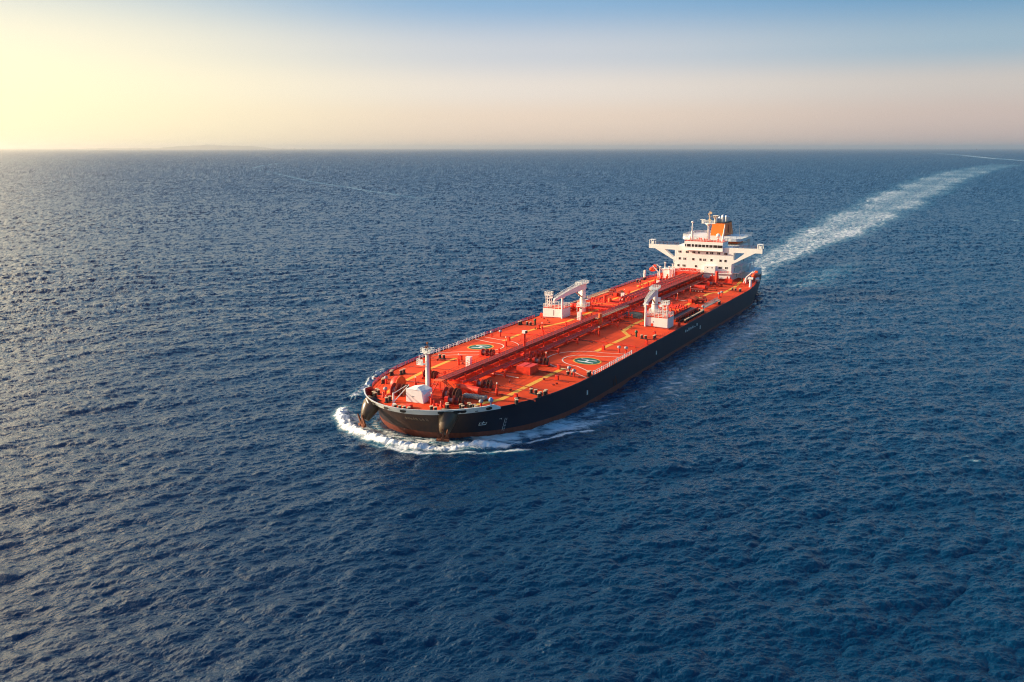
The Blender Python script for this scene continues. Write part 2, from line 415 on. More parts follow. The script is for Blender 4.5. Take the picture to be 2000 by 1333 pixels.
# far off, crests hide the slopes that lean away: on average the facets seen are turned this way
far = np.clip((rad-350)/1400, 0, 1); tilt = .34*np.sqrt(var)*far
SX = SX+tilt*ca_; SY = SY+tilt*sa_
kl = 75-su; kL = np.abs(sv)-26-.30*kl
ken = .26*np.exp(-(kL/24)**2)*np.clip(kl/70, 0, 1)*np.exp(-np.maximum(kl, 0)/420.)
dz = dz+ken*np.cos(kL*2*np.pi/15)
z = z+dz
# slopes of the wake ridges from finite differences on the grid
DZ = dz.reshape(NRr, NA); XG = x.reshape(NRr, NA); YG = y.reshape(NRr, NA)
dr = np.gradient(DZ, axis=0)/np.gradient(RR, axis=0); da = np.gradient(DZ, axis=1)/(np.gradient(AA, axis=1)*RR)
SX = SX+(dr*np.cos(AA)-da*np.sin(AA)).ravel(); SY = SY+(dr*np.sin(AA)+da*np.cos(AA)).ravel()
# a handful of small white caps
cap = np.clip((s1[:, 0]+s1b[:, 0])/(s1[:, 0]+s1b[:, 0]).std()-2.75, 0, 1)*np.clip((s2_[:, 0]/s2_[:, 0].std()-.9), 0, 1)
foam = np.maximum(foam, np.clip(cap*1.6, 0, .6)*(rad > 230))
X = x-cxd*amp; Y = y-cyd*amp
wnv = np.stack([-SX, -SY, np.ones_like(SX)], -1); wnv /= np.linalg.norm(wnv, axis=1)[:, None]
a = (np.arange(NRr-1)[:, None]*NA+np.arange(NA-1)[None, :]).ravel()
quads = np.stack([a, a+NA, a+NA+1, a+1], -1)
quads = quads[:, ::-1]
su_q = su[quads[:, 0]]; sv_q = sv[quads[:, 0]]; fq = foam[quads].max(axis=1)
inbow = (su_q < 92) & (su_q > -150) & (np.abs(sv_q) < 75) & (fq > .03)
inwake = (~inbow) & (su_q <= -150) & (su_q > -4700) & (fq > .03) & (sv_q > -120) & (sv_q < 230)
def sea_mesh(name, sel):
    q = quads[sel]; used, invx = np.unique(q, return_inverse=True); q = invx.reshape(-1, 4)
    co = np.stack([X[used], Y[used], z[used]], -1).astype(np.float32)
    me = bpy.data.meshes.new(name)
    me.vertices.add(len(co)); me.vertices.foreach_set('co', co.ravel())
    me.loops.add(q.size); me.loops.foreach_set('vertex_index', q.ravel().astype(np.int32))
    me.polygons.add(len(q)); me.polygons.foreach_set('loop_start', (np.arange(len(q))*4).astype(np.int32))
    me.polygons.foreach_set('use_smooth', np.ones(len(q), dtype=bool))
    me.update(calc_edges=True)
    f = me.attributes.new('foam', 'FLOAT', 'POINT'); f.data.foreach_set('value', foam[used].astype(np.float32))
    w = me.attributes.new('wn', 'FLOAT_VECTOR', 'POINT'); w.data.foreach_set('vector', wnv[used].astype(np.float32).ravel())
    w = me.attributes.new('rgh', 'FLOAT', 'POINT'); w.data.foreach_set('value', rgh[used].astype(np.float32))
    me.materials.append(M['sea'])
    o = bpy.data.objects.new(name, me); COL.objects.link(o); return o
tag(sea_mesh('sea', ~(inbow | inwake)), kind='structure')
tag(sea_mesh('bow_wave', inbow), 'white foaming bow wave and wash curling around the tanker', 'bow wave', kind='stuff')
tag(sea_mesh('wake', inwake), 'long pale churned wake trailing behind the tanker to the horizon', 'wake', kind='stuff')
# the sea beyond the detailed sheet (beside and behind the viewpoint)
n = 96; vs = []; fs = []
for r_ in (60., 400., 3000., 30000., 150000.):
    for i in range(n):
        t = 2*math.pi*i/n; vs.append((r_*math.cos(t), r_*math.sin(t), -3.0))
vs.append((0, 0, -3.0))
for j in range(4):
    for i in range(n): fs.append((j*n+i, (j+1)*n+i, (j+1)*n+(i+1) % n, j*n+(i+1) % n))
for i in range(n): fs.append((len(vs)-1, i, (i+1) % n))
me = bpy.data.meshes.new('sea_far'); me.from_pydata(vs, [], fs); me.materials.append(M['sea'])
w = me.attributes.new('wn', 'FLOAT_VECTOR', 'POINT'); w.data.foreach_set('vector', np.tile([0, 0, 1.], len(vs)).astype(np.float32))
me.attributes.new('foam', 'FLOAT', 'POINT'); w = me.attributes.new('rgh', 'FLOAT', 'POINT'); w.data.foreach_set('value', np.full(len(vs), .45, dtype=np.float32))
o = bpy.data.objects.new('sea', me); COL.objects.link(o); tag(o, kind='structure')
del x, y, su, sv, s1, s1b, s2_, s2b, quads, wnv

# ================================================================== SHIP
ship = empty('oil_tanker', (SHIP[0], SHIP[1], 0), rz=HEAD)
tag(ship, 'long orange-decked oil tanker with black hull and white bridge under way', 'oil tanker')
HB = 29.0
def outline(ub, p, z, aft_half=19.0, ntop=1.5, u_aft=-236, nb=26):
    pts = []
    for i in range(nb+1):
        th_ = math.pi/2*(i/nb)
        pts.append((10+(ub-10)*max(0, math.cos(th_))**(2/p), HB*math.sin(th_)))
    for u in (-20, -60, -100, -140, -165): pts.append((u, HB))
    for i in range(1, 11):
        t = i/10; u = -165-(abs(u_aft)-165)*t; pts.append((u, HB-(HB-aft_half)*t**ntop))
    return pts
levels = [(-4, 66.5, 3.2, 8, 1.6, -222), (-1, 68.6, 3.05, 13, 1.6, -229), (0, 69.5, 3.0, 14.5, 1.6, -231), (1.0, 70.1, 2.97, 16, 1.6, -233),
          (2.6, 71.1, 2.93, 17.5, 1.6, -235), (4.4, 72.5, 2.86, 18.5, 1.55, -236), (6.2, 74.3, 2.79, 19, 1.5, -236), (F, 76.4, 2.72, 19, 1.5, -236)]
hm = MB(); rings = []
for (zz, ub, p, ah, nt_, ua) in levels:
    o_ = outline(ub, p, zz, ah, nt_, ua)
    ring = [(u, v, zz) for u, v in o_[::-1]] + [(u, -v, zz) for u, v in o_[1:]]
    rings.append(ring)
nr = len(rings[0]); vs = [p for r_ in rings for p in r_]
fs = []
for j in range(len(rings)-1):
    for i in range(nr-1): fs.append((j*nr+i, (j+1)*nr+i, (j+1)*nr+i+1, j*nr+i+1))
    fs.append((j*nr+nr-1, (j+1)*nr+nr-1, (j+1)*nr, j*nr))
hm.add(vs, [f[::-1] for f in fs], 0, True)
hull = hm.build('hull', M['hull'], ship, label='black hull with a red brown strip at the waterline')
OUT = outline(76.4, 2.72, F)
def hb_at(u):
    for a_, b_ in zip(OUT[:-1], OUT[1:]):
        if a_[0] >= u >= b_[0]:
            t = (a_[0]-u)/max(1e-6, a_[0]-b_[0]); return a_[1]+(b_[1]-a_[1])*t
    return 0.1 if u > 0 else 19
def dzf(u, v):
    h = max(3.0, hb_at(u)); return F+.9*max(0, (h/HB))*max(0, 1-(v/h)**2)
dm = MB(); cols = [math.sin(math.pi/2*(k/8)) for k in range(-8, 9)]
st_ = []
for k, (u, v) in enumerate(OUT[1:]): st_.append((u, v))
# extra stations for a smooth deck
for (u, v) in st_:
    dm.v += [(u, v*c, dzf(u, v*c)) for c in cols]
W_ = len(cols)
for i in range(len(st_)-1):
    for j in range(W_-1):
        dm.f.append([i*W_+j, (i+1)*W_+j, (i+1)*W_+j+1, i*W_+j+1][::-1]); dm.m.append(0); dm.sm.append(False)
dm.f.append([0+j for j in range(W_)]); dm.m.append(0); dm.sm.append(False)
deck = dm.build('deck', M['deck'], ship, label='orange red main deck')
ZD = lambda u, v: dzf(u, v)+.03
# bulwark around the bow: white outside, red inside
def bow_line(ub, p, half, n_=40, umin=58):
    pts = []
    for i in range(n_+1):
        th_ = math.pi/2*(i/n_)*.62
        pts.append((10+(ub-10)*max(0, math.cos(th_))**(2/p), HB*math.sin(th_)))
    pts = [p_ for p_ in pts if p_[0] > umin]
    return [(u, v) for u, v in pts[::-1]]+[(u, -v) for u, v in pts[1:]]
bo = bow_line(76.45, 2.72, 0); bt = bow_line(77.9, 3.0, 0)
k_ = min(len(bo), len(bt)); 
def half_pts(ub, p, ths): return [(10+(ub-10)*max(0, math.cos(t))**(2/p), HB*math.sin(t)) for t in ths]
ths = [math.pi/2*.505*(i/34) for i in range(35)]
lowp = half_pts(76.45, 2.72, ths); topp = half_pts(77.9, 3.0, ths)
lowp = [(u, v) for u, v in lowp[::-1]]+[(u, -v) for u, v in lowp[1:]]; topp = [(u, v) for u, v in topp[::-1]]+[(u, -v) for u, v in topp[1:]]
bw = MB(); n_ = len(lowp); HBW = 1.35
def taper(i): return min(1, .15+min(i, n_-1-i)/3.0)
vo = [(u+.03, v*1.002, F-.30) for u, v in lowp]; vt = [(u if taper(i) == 1 else lowp[i][0], v, F+HBW*taper(i)) for i, (u, v) in enumerate(topp)]
vin = [(u-.28, v*.985, F+HBW*taper(i)) for i, (u, v) in enumerate([(q[0], q[1]) for q in vt])]
vil = [(u-.3, v*.985, F-.1) for u, v in lowp]
bw.add(vo+vt, [(i, i+1, n_+i+1, n_+i) for i in range(n_-1)], 0, True)
bw.add(vt+vin, [(i, i+1, n_+i+1, n_+i) for i in range(n_-1)], 0, False)
bw.add(vin+vil, [(i, i+1, n_+i+1, n_+i) for i in range(n_-1)], 1, True)
for i in range(2, n_-2, 1):     # inner stays
    if i % 2: bw.add([vin[i], vil[i], (vil[i][0]-.9, vil[i][1]*.95, F+.05)], [(0, 1, 2)], 1)
bul = bw.build('bulwark', [M['white'], M['darkred']], ship, label='white banded bulwark around the bow')
# oval fairleads
for (u, v) in ((77.5, -3.9), (77.6, 1.2), (75.6, 10.8), (72.9, 14.2), (71.8, 15.4), (66.4, 19.6), (72.0, -15.2), (76.0, -10)):
    nx, ny = (u-30)/60, v/20; l = math.hypot(nx, ny); nx /= l; ny /= l
    # nearest outer point
    q = min(range(n_), key=lambda i: (topp[i][0]-u)**2+(topp[i][1]-v)**2); qx = (topp[q][0]+lowp[q][0])/2; qy = topp[q][1]
    tx = Vector((topp[min(q+1, n_-1)][0]-topp[max(q-1, 0)][0], topp[min(q+1, n_-1)][1]-topp[max(q-1, 0)][1], 0)).normalized()
    nn = Vector((-tx.y, tx.x, 0)); nn = nn if nn.x > 0 else -nn
    fl = MB(); c = Vector((qx, qy, F+.55))
    ringp = [c+tx*(math.cos(t)*.85)+Vector((0, 0, .38*math.sin(t)))+nn*.22 for t in [2*math.pi*i/14 for i in range(14)]]
    fl.tube(ringp+[ringp[0]], .07, 5, 0); fl.add([p+nn*.05 for p in ringp], [tuple(range(14)), tuple(range(13, -1, -1))], 0)
    fl.build('fairlead', [M['black'], M['white']], ship)
# painted marks on the deck
for pts in ([(65, -12.5), (55.9, -15.2), (38, -17.2), (20, -17.9)], [(-10, -17.0), (-28, -17.6), (-36, -16.6), (-52, -12.2), (-92, -12.4), (-96, -16.6), (-132, -16.6), (-147, -16.4), (-154, -21.4), (-186, -21)],
            [(66, 13.6), (60.6, 15.2), (55.2, 17.6), (36.9, 17.8), (16.5, 18)], [(-9.5, 17.5), (-38.3, 18), (-44.8, 13.3), (-57, 12.2), (-92, 12.4), (-98, 16.7), (-143.7, 15.8), (-149, 17), (-151.8, 21), (-173, 20.8), (-206, 17.3)]):
    MB().strip(pts, 1.5, zf=ZD).build('walkway_line', M['yellow'], deck, label='yellow safety walkway line')
ZD2 = lambda u, v: dzf(u, v)+.04
def heli(cu, cv, sgn):
    r_ = empty('helicopter_mark', (0, 0, 0), deck); r_.empty_display_size = .1
    return r_
for cu, cv, sg in ((4.2, 20.3, 1), (1.8, -19.3, -1)):
    a1 = [math.pi*(i/26) for i in range(27)]
    arc = [(cu+7.7*math.cos(t), cv-sg*7.7*math.sin(t)*1.0) for t in a1]
    MB().strip([(cu+13, sg*28.3)]+arc+[(cu-12, sg*28.3)], .42, zf=ZD2).build('landing_circle_line', M['wline'], deck)
    arc = [(cu+13.2*math.cos(t), cv-sg*12.6*math.sin(t)) for t in a1]
    full = [(cu+18.5, sg*28.3)]+arc+[(cu-17, sg*28.3)]
    dash = []
    for a_, b_ in zip(full[:-1], full[1:]):
        l = math.dist(a_, b_); k = max(1, int(l/1.6))
        dash += [(a_[0]+(b_[0]-a_[0])*i/k, a_[1]+(b_[1]-a_[1])*i/k) for i in range(k)]
    wm = MB().strip(dash, .36, zf=ZD2)
    wm.build('landing_circle_line', M['wline'], deck)
    gm = MB()
    def disc(mb, r0, r1, zf, mi):
        n2_ = 40; vs = []; 
        for i in range(n2_):
            t = 2*math.pi*i/n2_
            for rq in (r0, r1): u, v = cu+rq*math.cos(t), cv+rq*math.sin(t); vs.append((u, v, zf(u, v)))
        mb.add(vs, [(2*i, 2*i+1, (2*i+3) % (2*n2_), (2*i+2) % (2*n2_)) for i in range(n2_)], mi)
    disc(gm, .05, 4.0, lambda u, v: dzf(u, v)+.05, 0); disc(gm, 4.0, 4.5, lambda u, v: dzf(u, v)+.05, 1)
    zz = lambda u, v: dzf(u, v)+.08
    gm.strip([(cu+1.5, cv-2.6), (cu+1.5, cv+2.6)], .8, zf=zz, mi=2); gm.strip([(cu-1.5, cv-2.6), (cu-1.5, cv+2.6)], .8, zf=zz, mi=2)
    gm.strip([(cu-1.1, cv), (cu+1.1, cv)], .8, zf=zz, mi=2)
    gm.build('helicopter_mark', [M['green'], M['yellow'], M['hwhite']], deck)
# deck seams, small coamings and run-off lines (raised transverse pipes)
for u in (52, 24, -23, -58, -95, -128, -160):
    for s in (-1, 1):
        tp = MB(); tp.tube([(u, s*4, dzf(u, 4)+.35), (u, s*26, dzf(u, 26)+.35)], .13, 6)
        for v in range(6, 27, 5): tp.bb(u-.2, u+.2, s*v-.15, s*v+.15, dzf(u, v), dzf(u, v)+.4)
        tp.build('transverse_pipe', M['red' if u % 2 else 'darkred'], ship)
# low coaming all along the deck edge
for s in (-1, 1):
    cm = MB()
    e = [(u, v) for u, v in OUT if u < 62]
    for a_, b_ in zip(e[:-1], e[1:]):
        vs = [(a_[0], s*(a_[1]-.02), F-.02), (b_[0], s*(b_[1]-.02), F-.02), (b_[0], s*(b_[1]-.02), F+.22), (a_[0], s*(a_[1]-.02), F+.22), (a_[0], s*(a_[1]-.25), F+.22), (b_[0], s*(b_[1]-.25), F+.22)]
        cm.add(vs, [(0, 1, 2, 3), (3, 2, 5, 4)], 0)
    cm.build('deck_edge_plate', M['hull'], ship)

# railings along both sides
def edge_pts(u0, u1, s, inset=.5, n=10):
    return [(u0+(u1-u0)*i/n, s*(hb_at(u0+(u1-u0)*i/n)-inset), F+.05) for i in range(n+1)]
for u0, u1, s, mt, rr_, stp in ((60, 25, -1, 'red', .05, 2.2), (25, -17, -1, 'white', .09, 1.9), (-17, -57, -1, 'red', .06, 2.2), (-66, -106, -1, 'darkred', .06, 2.2), (-106, -137, -1, 'tan', .10, 2.4), (-137, -196, -1, 'red', .07, 2.4),
                               (18.5, -13, 1, 'white', .09, 1.9), (-13, -60, 1, 'red', .035, 3.0), (-135, -175, 1, 'red', .04, 3), (-178, -234, 1, 'red', .06, 2.4), (-196, -234, -1, 'red', .06, 2.4)):
    rb = MB(); rb.rail(edge_pts(u0, u1, s), 1.15, stp, rr_, 3 if mt != 'white' else 2)
    if mt == 'white':
        pts = edge_pts(u0, u1, s, n=max(4, int(abs(u1-u0)/6)))
        for p in pts: rb.box(p[0], p[1], p[2]+.7, .45, .2, 1.4)
    rb.build('deck_railing', M[mt], ship)
sr = MB(); sr.rail([(-236, -18.5, F), (-236, 18.5, F)], 1.15, 2.4, .06, 3); sr.build('deck_railing', M['red'], ship)

# anchor housings and anchors
def anchor(parent, c, rz):
    a_ = MB()
    a_.box(0, 0, .0, .9, 2.4, .8, mi=0); a_.box(0, 0, 1.4, .45, .5, 2.8)
    for s in (-1, 1):
        a_.add([(.1, s*.5, .2), (.1, s*1.5, .1), (.9, s*1.45, 3.0), (.6, s*1.1, 2.7), (-.3, s*.5, .2), (-.3, s*1.5, .1), (.5, s*1.3, 2.9)],
               [(0, 1, 2, 3), (4, 6, 5), (0, 3, 6, 4), (1, 5, 6, 2), (0, 4, 5, 1)], 0)
        a_.box(.3, s*1.0, 0, .7, 1.2, .5, ry=.3)
    return a_.build('anchor', M['rust'], parent, loc=c, rz=rz)
for (u, v, s) in ((72.0, 11.2, 1), (71.4, -12.6, -1)):
    hb_ = MB(); P = [Vector((u-1.6, v-.2*s, 8.0)), Vector((u-.2, v, 7.2)), Vector((u+.9, v+.25*s, 6.0)), Vector((u+1.8, v+.45*s, 4.8)), Vector((u+2.4, v+.55*s, 3.8)), Vector((u+2.55, v+.6*s, 3.5))]
    rs = [2.5, 2.5, 2.15, 1.7, 1.3, 1.0]; n2_ = 20; vs = []
    for p, r_ in zip(P, rs):
        d_ = Vector((.75, .12*s, -1)).normalized(); a1_ = Vector((0, 1, 0)); a1_ = (a1_-d_*a1_.dot(d_)).normalized(); b1_ = d_.cross(a1_)
        for i in range(n2_):
            t = 2*math.pi*i/n2_; vs.append(p+a1_*r_*math.cos(t)+b1_*r_*math.sin(t))
    hb_.add(vs, [(j*n2_+i, j*n2_+(i+1) % n2_, (j+1)*n2_+(i+1) % n2_, (j+1)*n2_+i) for j in range(len(P)-1) for i in range(n2_)], 0, True)
    hb_.add(vs, [tuple(range((len(P)-1)*n2_, len(P)*n2_))], 0)
    ho = hb_.build('anchor_housing', M['bell'], ship)
    anchor(ho, (u+3.3, v+.7*s, 2.2), .12*s+(.25 if s > 0 else -.35))
# marks on the hull
hk = MB()
hk.bb(63.2, 63.35, 0, 0, 0, 0) if False else None
def hull_pt(u, z, s=1, off=.06):
    # point on the shell at station u, height z
    for (a_, b_) in zip(levels[:-1], levels[1:]):
        if a_[0] <= z <= b_[0]:
            t = (z-a_[0])/(b_[0]-a_[0]); ub = a_[1]+(b_[1]-a_[1])*t; p = a_[2]+(b_[2]-a_[2])*t
            if u > 10: v = HB*math.sqrt(max(0, 1-((u-10)/(ub-10))**p))
            else: v = hb_at(u)
            return Vector((u, s*(v+off), z))
def mark(pts, w, mt, name):
    # strokes given as pairs of (u, z) on the port shell
    mb = MB()
    for (u0, z0), (u1, z1) in pts:
        a_, b_ = hull_pt(u0, z0), hull_pt(u1, z1); mb.cyl(a_, b_, w, w, 4)
    return mb.build(name, mt, hull)
mark([((58.6, 1.2+i*.42), (58.3, 1.2+i*.42)) for i in range(9)]+[((58.9, 1.2), (58.9, 4.7))], .05, M['hwhite'], 'draft_mark')
mark([((60.4, 4.7), (59.8, 4.7)), ((60.0, 4.9), (59.8, 4.5))], .05, M['hwhite'], 'draft_mark')
mark([((64.6, 3.6), (64.6, 4.4)), ((64.6, 3.6), (63.2, 3.6)), ((63.2, 3.6), (63.2, 4.3)), ((64.0, 3.8), (64.0, 4.6)), ((64.3, 4.2), (63.5, 4.2))], .09, M['hwhite'], 'bulb_symbol')
for u in (24, -35.8, -88): mark([((u, 3.6), (u, 4.9)), ((u-.35, 3.6), (u-.35, 4.9))], .16, M['hwhite'], 'tug_mark')
sh_ = [(0, .9), (1.6, .5), (3.2, 1.0), (5.2, .8), (7.2, .9), (9.4, .35), (11.6, 1.0)]
for d_, h_ in sh_: mark([((-69-d_*1.25, 5.6), (-69-d_*1.25, 5.6+h_)), ((-69.35-d_*1.25, 5.6), (-69.35-d_*1.25, 5.6+h_))], .2, M['hwhite'], 'load_line_mark')
mark([((3.5, 1.5), (3.5, 3.6)), ((1.4, 1.5), (1.4, 3.4)), ((2.4, 2.4), (2.4, 4.5))], .12, M['rust'], 'rust_run')
# ship's name on the bow, worn to faint strokes, on the port bow shell
nm = MB()
for i, v in enumerate([-.2, .5, 1.3, 2.0, 2.9, 3.8, 4.6, 5.5]):
    for k in (0, 1):
        vv = v+k*.3+(.1 if i % 2 else 0); zz0, zz1 = 5.4, 6.3-(.25 if (i+k) % 3 == 0 else 0)
        def bp_(vv, zz):
            a_ = levels[5]; b_ = levels[6]; t = (zz-a_[0])/(b_[0]-a_[0]); ub = a_[1]+(b_[1]-a_[1])*t; p = a_[2]+(b_[2]-a_[2])*t
            return Vector((10+(ub-10)*(1-(vv/HB)**2)**(1/p)+.03, vv, zz))
        nm.cyl(bp_(vv, zz0), bp_(vv, zz1), .035, .035, 4)
nm.build('ship_name_letters', M['tan'], hull)

# ---- foremast
fm = empty('foremast', (62.6, -.6, dzf(62.6, 0)), ship)
MB().cyl((0, 0, 0), (0, 0, 12.4), .72, .52, 16).build('mast_column', M['white'], fm)
p_ = MB(); p_.lathe([(.55, 11.3), (1.2, 11.9), (1.2, 12.0)], n=16); p_.rail([(-1.1, -1.5, 12.1), (1.1, -1.5, 12.1), (1.1, 1.5, 12.1), (-1.1, 1.5, 12.1)], 1.1, 1.1, .06, 2, close=True)
p_.box(0, 0, 12.05, 2.3, 3.0, .12); p_.box(.3, -.9, 12.7, .5, .7, .8); p_.box(.6, 1.2, 12.6, .4, .9, .5); p_.build('mast_platform', M['white'], fm)
p_ = MB(); p_.box(.2, -1.9, 8.6, 1.6, 1.9, .2); p_.rail([(-.6, -2.8, 8.7), (1, -2.8, 8.7), (1, -.9, 8.7)], 1.4, .9, .07, 3); p_.box(.3, -1.7, 9.3, .5, .6, 1); p_.build('mast_platform', M['white'], fm)
p_ = MB(); p_.cyl((0, 0, 12.1), (0, 0, 14.4), .14, .1, 6); p_.box(0, 0, 13.5, .5, 1.2, .15); p_.box(0, 0, 14.5, .4, .5, .5); p_.box(0, -.5, 13.1, .4, .4, .5); p_.build('mast_light', M['rust'], fm)
p_ = MB(); p_.rail([(.2, .95, 0), (.2, .95, .01)], 11.5, 1, .06, 26, rp=.07); 
for k in range(26): p_.cyl((-.1, .95, .4+k*.44), (.45, .95, .4+k*.44), .05, .05, 4)
p_.cyl((-.1, .95, 0), (-.1, .95, 11.8), .06); p_.cyl((.45, .95, 0), (.45, .95, 11.8), .06); p_.build('ladder', M['red'], fm)
# ---- white house at the foot of the mast
hs = MB(); z0 = dzf(66, 0)-.1
hs.add([(64.6, -3.4, z0), (69, -3.3, z0), (68.9, 2.0, z0), (64.6, 2.0, z0), (64.6, -3.4, z0+3.3), (69, -3.3, z0+3.4), (68.9, -.2, z0+3.4), (68.6, 1.2, z0+3.2), (68.4, 2.0, z0+2.2), (64.6, 2.0, z0+3.2), (64.6, -.4, z0+3.9), (67.8, -.4, z0+3.9)],
       [(0, 1, 5, 4), (1, 2, 8, 7, 6, 5), (2, 3, 9, 8), (3, 0, 4, 10, 9), (4, 5, 6, 11, 10), (6, 7, 9, 10, 11), (7, 8, 9)])
fh = hs.build('forecastle_house', M['white'], ship)
MB().box(69.03, -1.2, z0+1.6, .08, .5, .25).build('vent_grille', M['grey'], fh)
dv = MB(); dv.cyl((71.2, -5.8, z0-.3), (71.2, -5.8, z0+2.5), .28, .22, 8); dv.cyl((71.2, -5.6, z0+.2), (67.6, -3.2, z0+4.2), .14, .1, 6); dv.cyl((71.2, -5.8, z0+2.3), (67.8, -3.9, z0+4.0), .1, .08, 6); dv.build('davit', M['white'], ship)
bs = MB(); bs.cyl((72.3, -13.8, F+.6), (75.6, -10.6, F+.6), .16, .13, 6); bs.build('bow_davit', M['white'], ship)
ct = MB(); ct.box(73.2, -4.2, z0-.1, 1.8, 1.3, .8, rz=.4, top=.6); ct.build('white_hatch', M['white'], ship)
ct = MB(); ct.box(72.6, -1.6, z0, 1.4, 2.2, .5, rz=.2, top=.8); ct.build('orange_hatch', M['orange'], ship)
ct = MB(); ct.box(73.6, .4, z0+.2, 1.8, 2.0, 1.1, top=.85); ct.box(74.5, .4, z0, .5, 2.4, .5); ct.build('bow_stopper', M['red'], ship)

# ---- winches
def winch(big, mat='red'):
    w = empty('mooring_winch', (0, 0, 0), ship)
    b_ = MB(); b_.box(0, 0, .25, 2.4, 5.4, .3); b_.box(-.9, -2.3, 1.1, 1.5, 1.2, 1.5); b_.box(-.7, -1.2, .9, .8, .8, 1.1)
    for y_ in (-1.7, -.1, 1.5, 2.7): b_.box(0, y_, .8, .9, .25, 1.1, top=.7)
    b_.build('winch_frame', M[mat], w)
    for k, (y_, c_) in enumerate(((-.9, 'rope'), (.7, 'darkred'))):
        MB().lathe([(big*.45, y_-.6), (big*.45, y_+.6)], (0, 0, 1.3), 14, axis='Y').build('winch_drum', M[c_], w)
    for y_ in (-1.55, -.25, 0.05, 1.35, 2.2):
        MB().lathe([(big, y_-.06), (big, y_+.06)], (0, 0, 1.3), 18, axis='Y').build('drum_flange', M['darkred' if y_ < 1 else 'rust'], w)
    return w
w1 = winch(1.25); w1.location = (49.0, 8.6, dzf(49, 8.6)); w1.rotation_euler.z = .15
g = 'red mooring winches on the deck'
w1['group'] = g
for u, v, rz in ((17.0, 10.4, .1), (46.5, -10.5, -.1), (14.5, -9.6, 0), (-118, 17.5, 1.5), (-119, -17, 1.5), (-168, 11.5, .2), (-166, -12.5, .1)):
    dup(w1, (u, v, dzf(u, v)), rz, ship, g)
w2 = winch(1.95, 'red'); w2.location = (62.0, 6.2, dzf(62, 6)-.1); w2.rotation_euler.z = .05; w2.name = 'anchor_windlass'
g2_ = 'anchor windlasses on the forecastle'; w2['group'] = g2_
dup(w2, (64.6, -8.6, dzf(64.6, -8.6)-.1), .1, ship, g2_)
dup(w1, (65.8, 9.6, dzf(65.8, 9)-.1), .3, ship, g); 
ch = MB(); ch.lathe([(1.9, -1.1), (2.15, -.9), (2.15, .9), (1.9, 1.1)], (61.6, -11.2, dzf(61.6, -11)+1.9), 22, axis='Y'); ch.lathe([(2.5, .98), (2.5, 1.2)], (61.6, -11.2, dzf(61.6, -11)+1.9), 22, axis='Y', mi=1); ch.box(61.6, -11.2, dzf(61.6, -11)+.3, 3.2, 3, .8)
ch.build('rope_reel', [M['red'], M['orange']], ship)
for u, v in ((68.8, 5.2), (69.0, 7.6), (67, 2.8), (70.2, -8.6), (68.4, -11.0)):
    cs = MB(); cs.lathe([(.55, 0), (.5, .5), (.28, .9), (.4, 1.5), (.1, 1.8)], (0, 0, 0), 10); cs.box(0, .7, .4, .5, .7, .8); cs.build('chain_stopper', M['red'], ship, (u, v, dzf(u, v)-.1))
# ---- bollards
bm = MB()
for s in (-1, 1):
    bm.cyl((s*.75, 0, 0), (s*.75, 0, 1.25), .42, .42, 10, 0); bm.cyl((s*.75, 0, 1.25), (s*.75, 0, 1.4), .5, .5, 10, 1)
bm.box(0, 0, .1, 2.6, .8, .2, mi=0)
bol = bm.build('bollard_pair', [M['black'], M['tan']], ship, (44.3, -21.4, dzf(44, -21))); bol['group'] = 'black mooring bollards'
for u, v, rz in ((55, -20.6, .4), (46.2, -24.0, .4), (22, -21.8, 1.5), (-40.4, -22.6, 1.5), (-41, -26.6, 0), (-166.7, -25.6, 1.5), (68.3, -14, .9), (65.6, -14.9, .9), (71, -7.6, 0), (76.0, -1.2, 1.5), (76, 1.6, 1.5),
                 (73.0, 7.7, 1.3), (69.4, 9.6, .6), (68.2, 13.2, .9), (66.2, 14.4, .8), (66.6, 16.2, .8), (46.0, 22.5, 1.4), (47.8, 25.2, .2), (45, 25.6, .2), (56.2, 22.6, .6), (23.5, 23.2, 1.5), (19.8, 27.6, .1),
                 (-37.1, 23.9, 1.5), (-39.6, 27.0, .1), (-160.8, 23.4, 1.5), (-161, 26.2, 0), (-99, 24.6, 1.5), (-98, 26.8, 0), (-178, -26.6, 0), (-122, 27.2, 0)):
    dup(bol, (u, v, dzf(u, v)-.02), rz, ship, 'black mooring bollards')
# small posts with pale caps, vents and hydrants
pv = MB(); pv.cyl((0, 0, 0), (0, 0, 1.9), .38, .38, 8, 0); pv.cyl((0, 0, 1.9), (0, 0, 3.1), .14, .14, 6, 0); pv.box(0, 0, 3.3, .3, .3, .45, mi=1)
pv = pv.build('vent_post', [M['red'], M['wline']], ship, (52.6, 14.8, dzf(52.6, 14.8))); g = 'red vent posts'; pv['group'] = g
for u, v in ((13.5, 10.6), (-32, 9.2), (57.5, -8), (-1.5, -11.5), (69, 4.6), (-85, 9.8), (-118, 10), (-30, -12), (-118.9, -14.8), (-140, 9), (-155, -8), (28, -12)):
    dup(pv, (u, v, dzf(u, v)-.05), 0, ship, g)
sb = MB(); sb.box(0, 0, .65, .9, .9, 1.3); sb.cyl((0, 0, 1.3), (0, 0, 1.5), .5, .5, 8)
sb = sb.build('tank_hatch', M['red'], ship, (18.5, 17.2, dzf(18, 17))); g = 'small red tank hatches'; sb['group'] = g
for u, v in ((-13.2, 18.6), (22, -14.9), (-10.5, -15.2), (-58.6, 19.5), (-62, -22.8), (52.5, 20.5), (-86, 24.2), (-108, 22), (-128, -16), (-60, -27), (-35, -16), (-150, -16), (-99.5, -19.5), (30, 22), (-170, 15), (-30, 27.5), (-45, 25), (-66, 27.4)):
    dup(sb, (u, v, dzf(u, v)-.02), 0, ship, g)
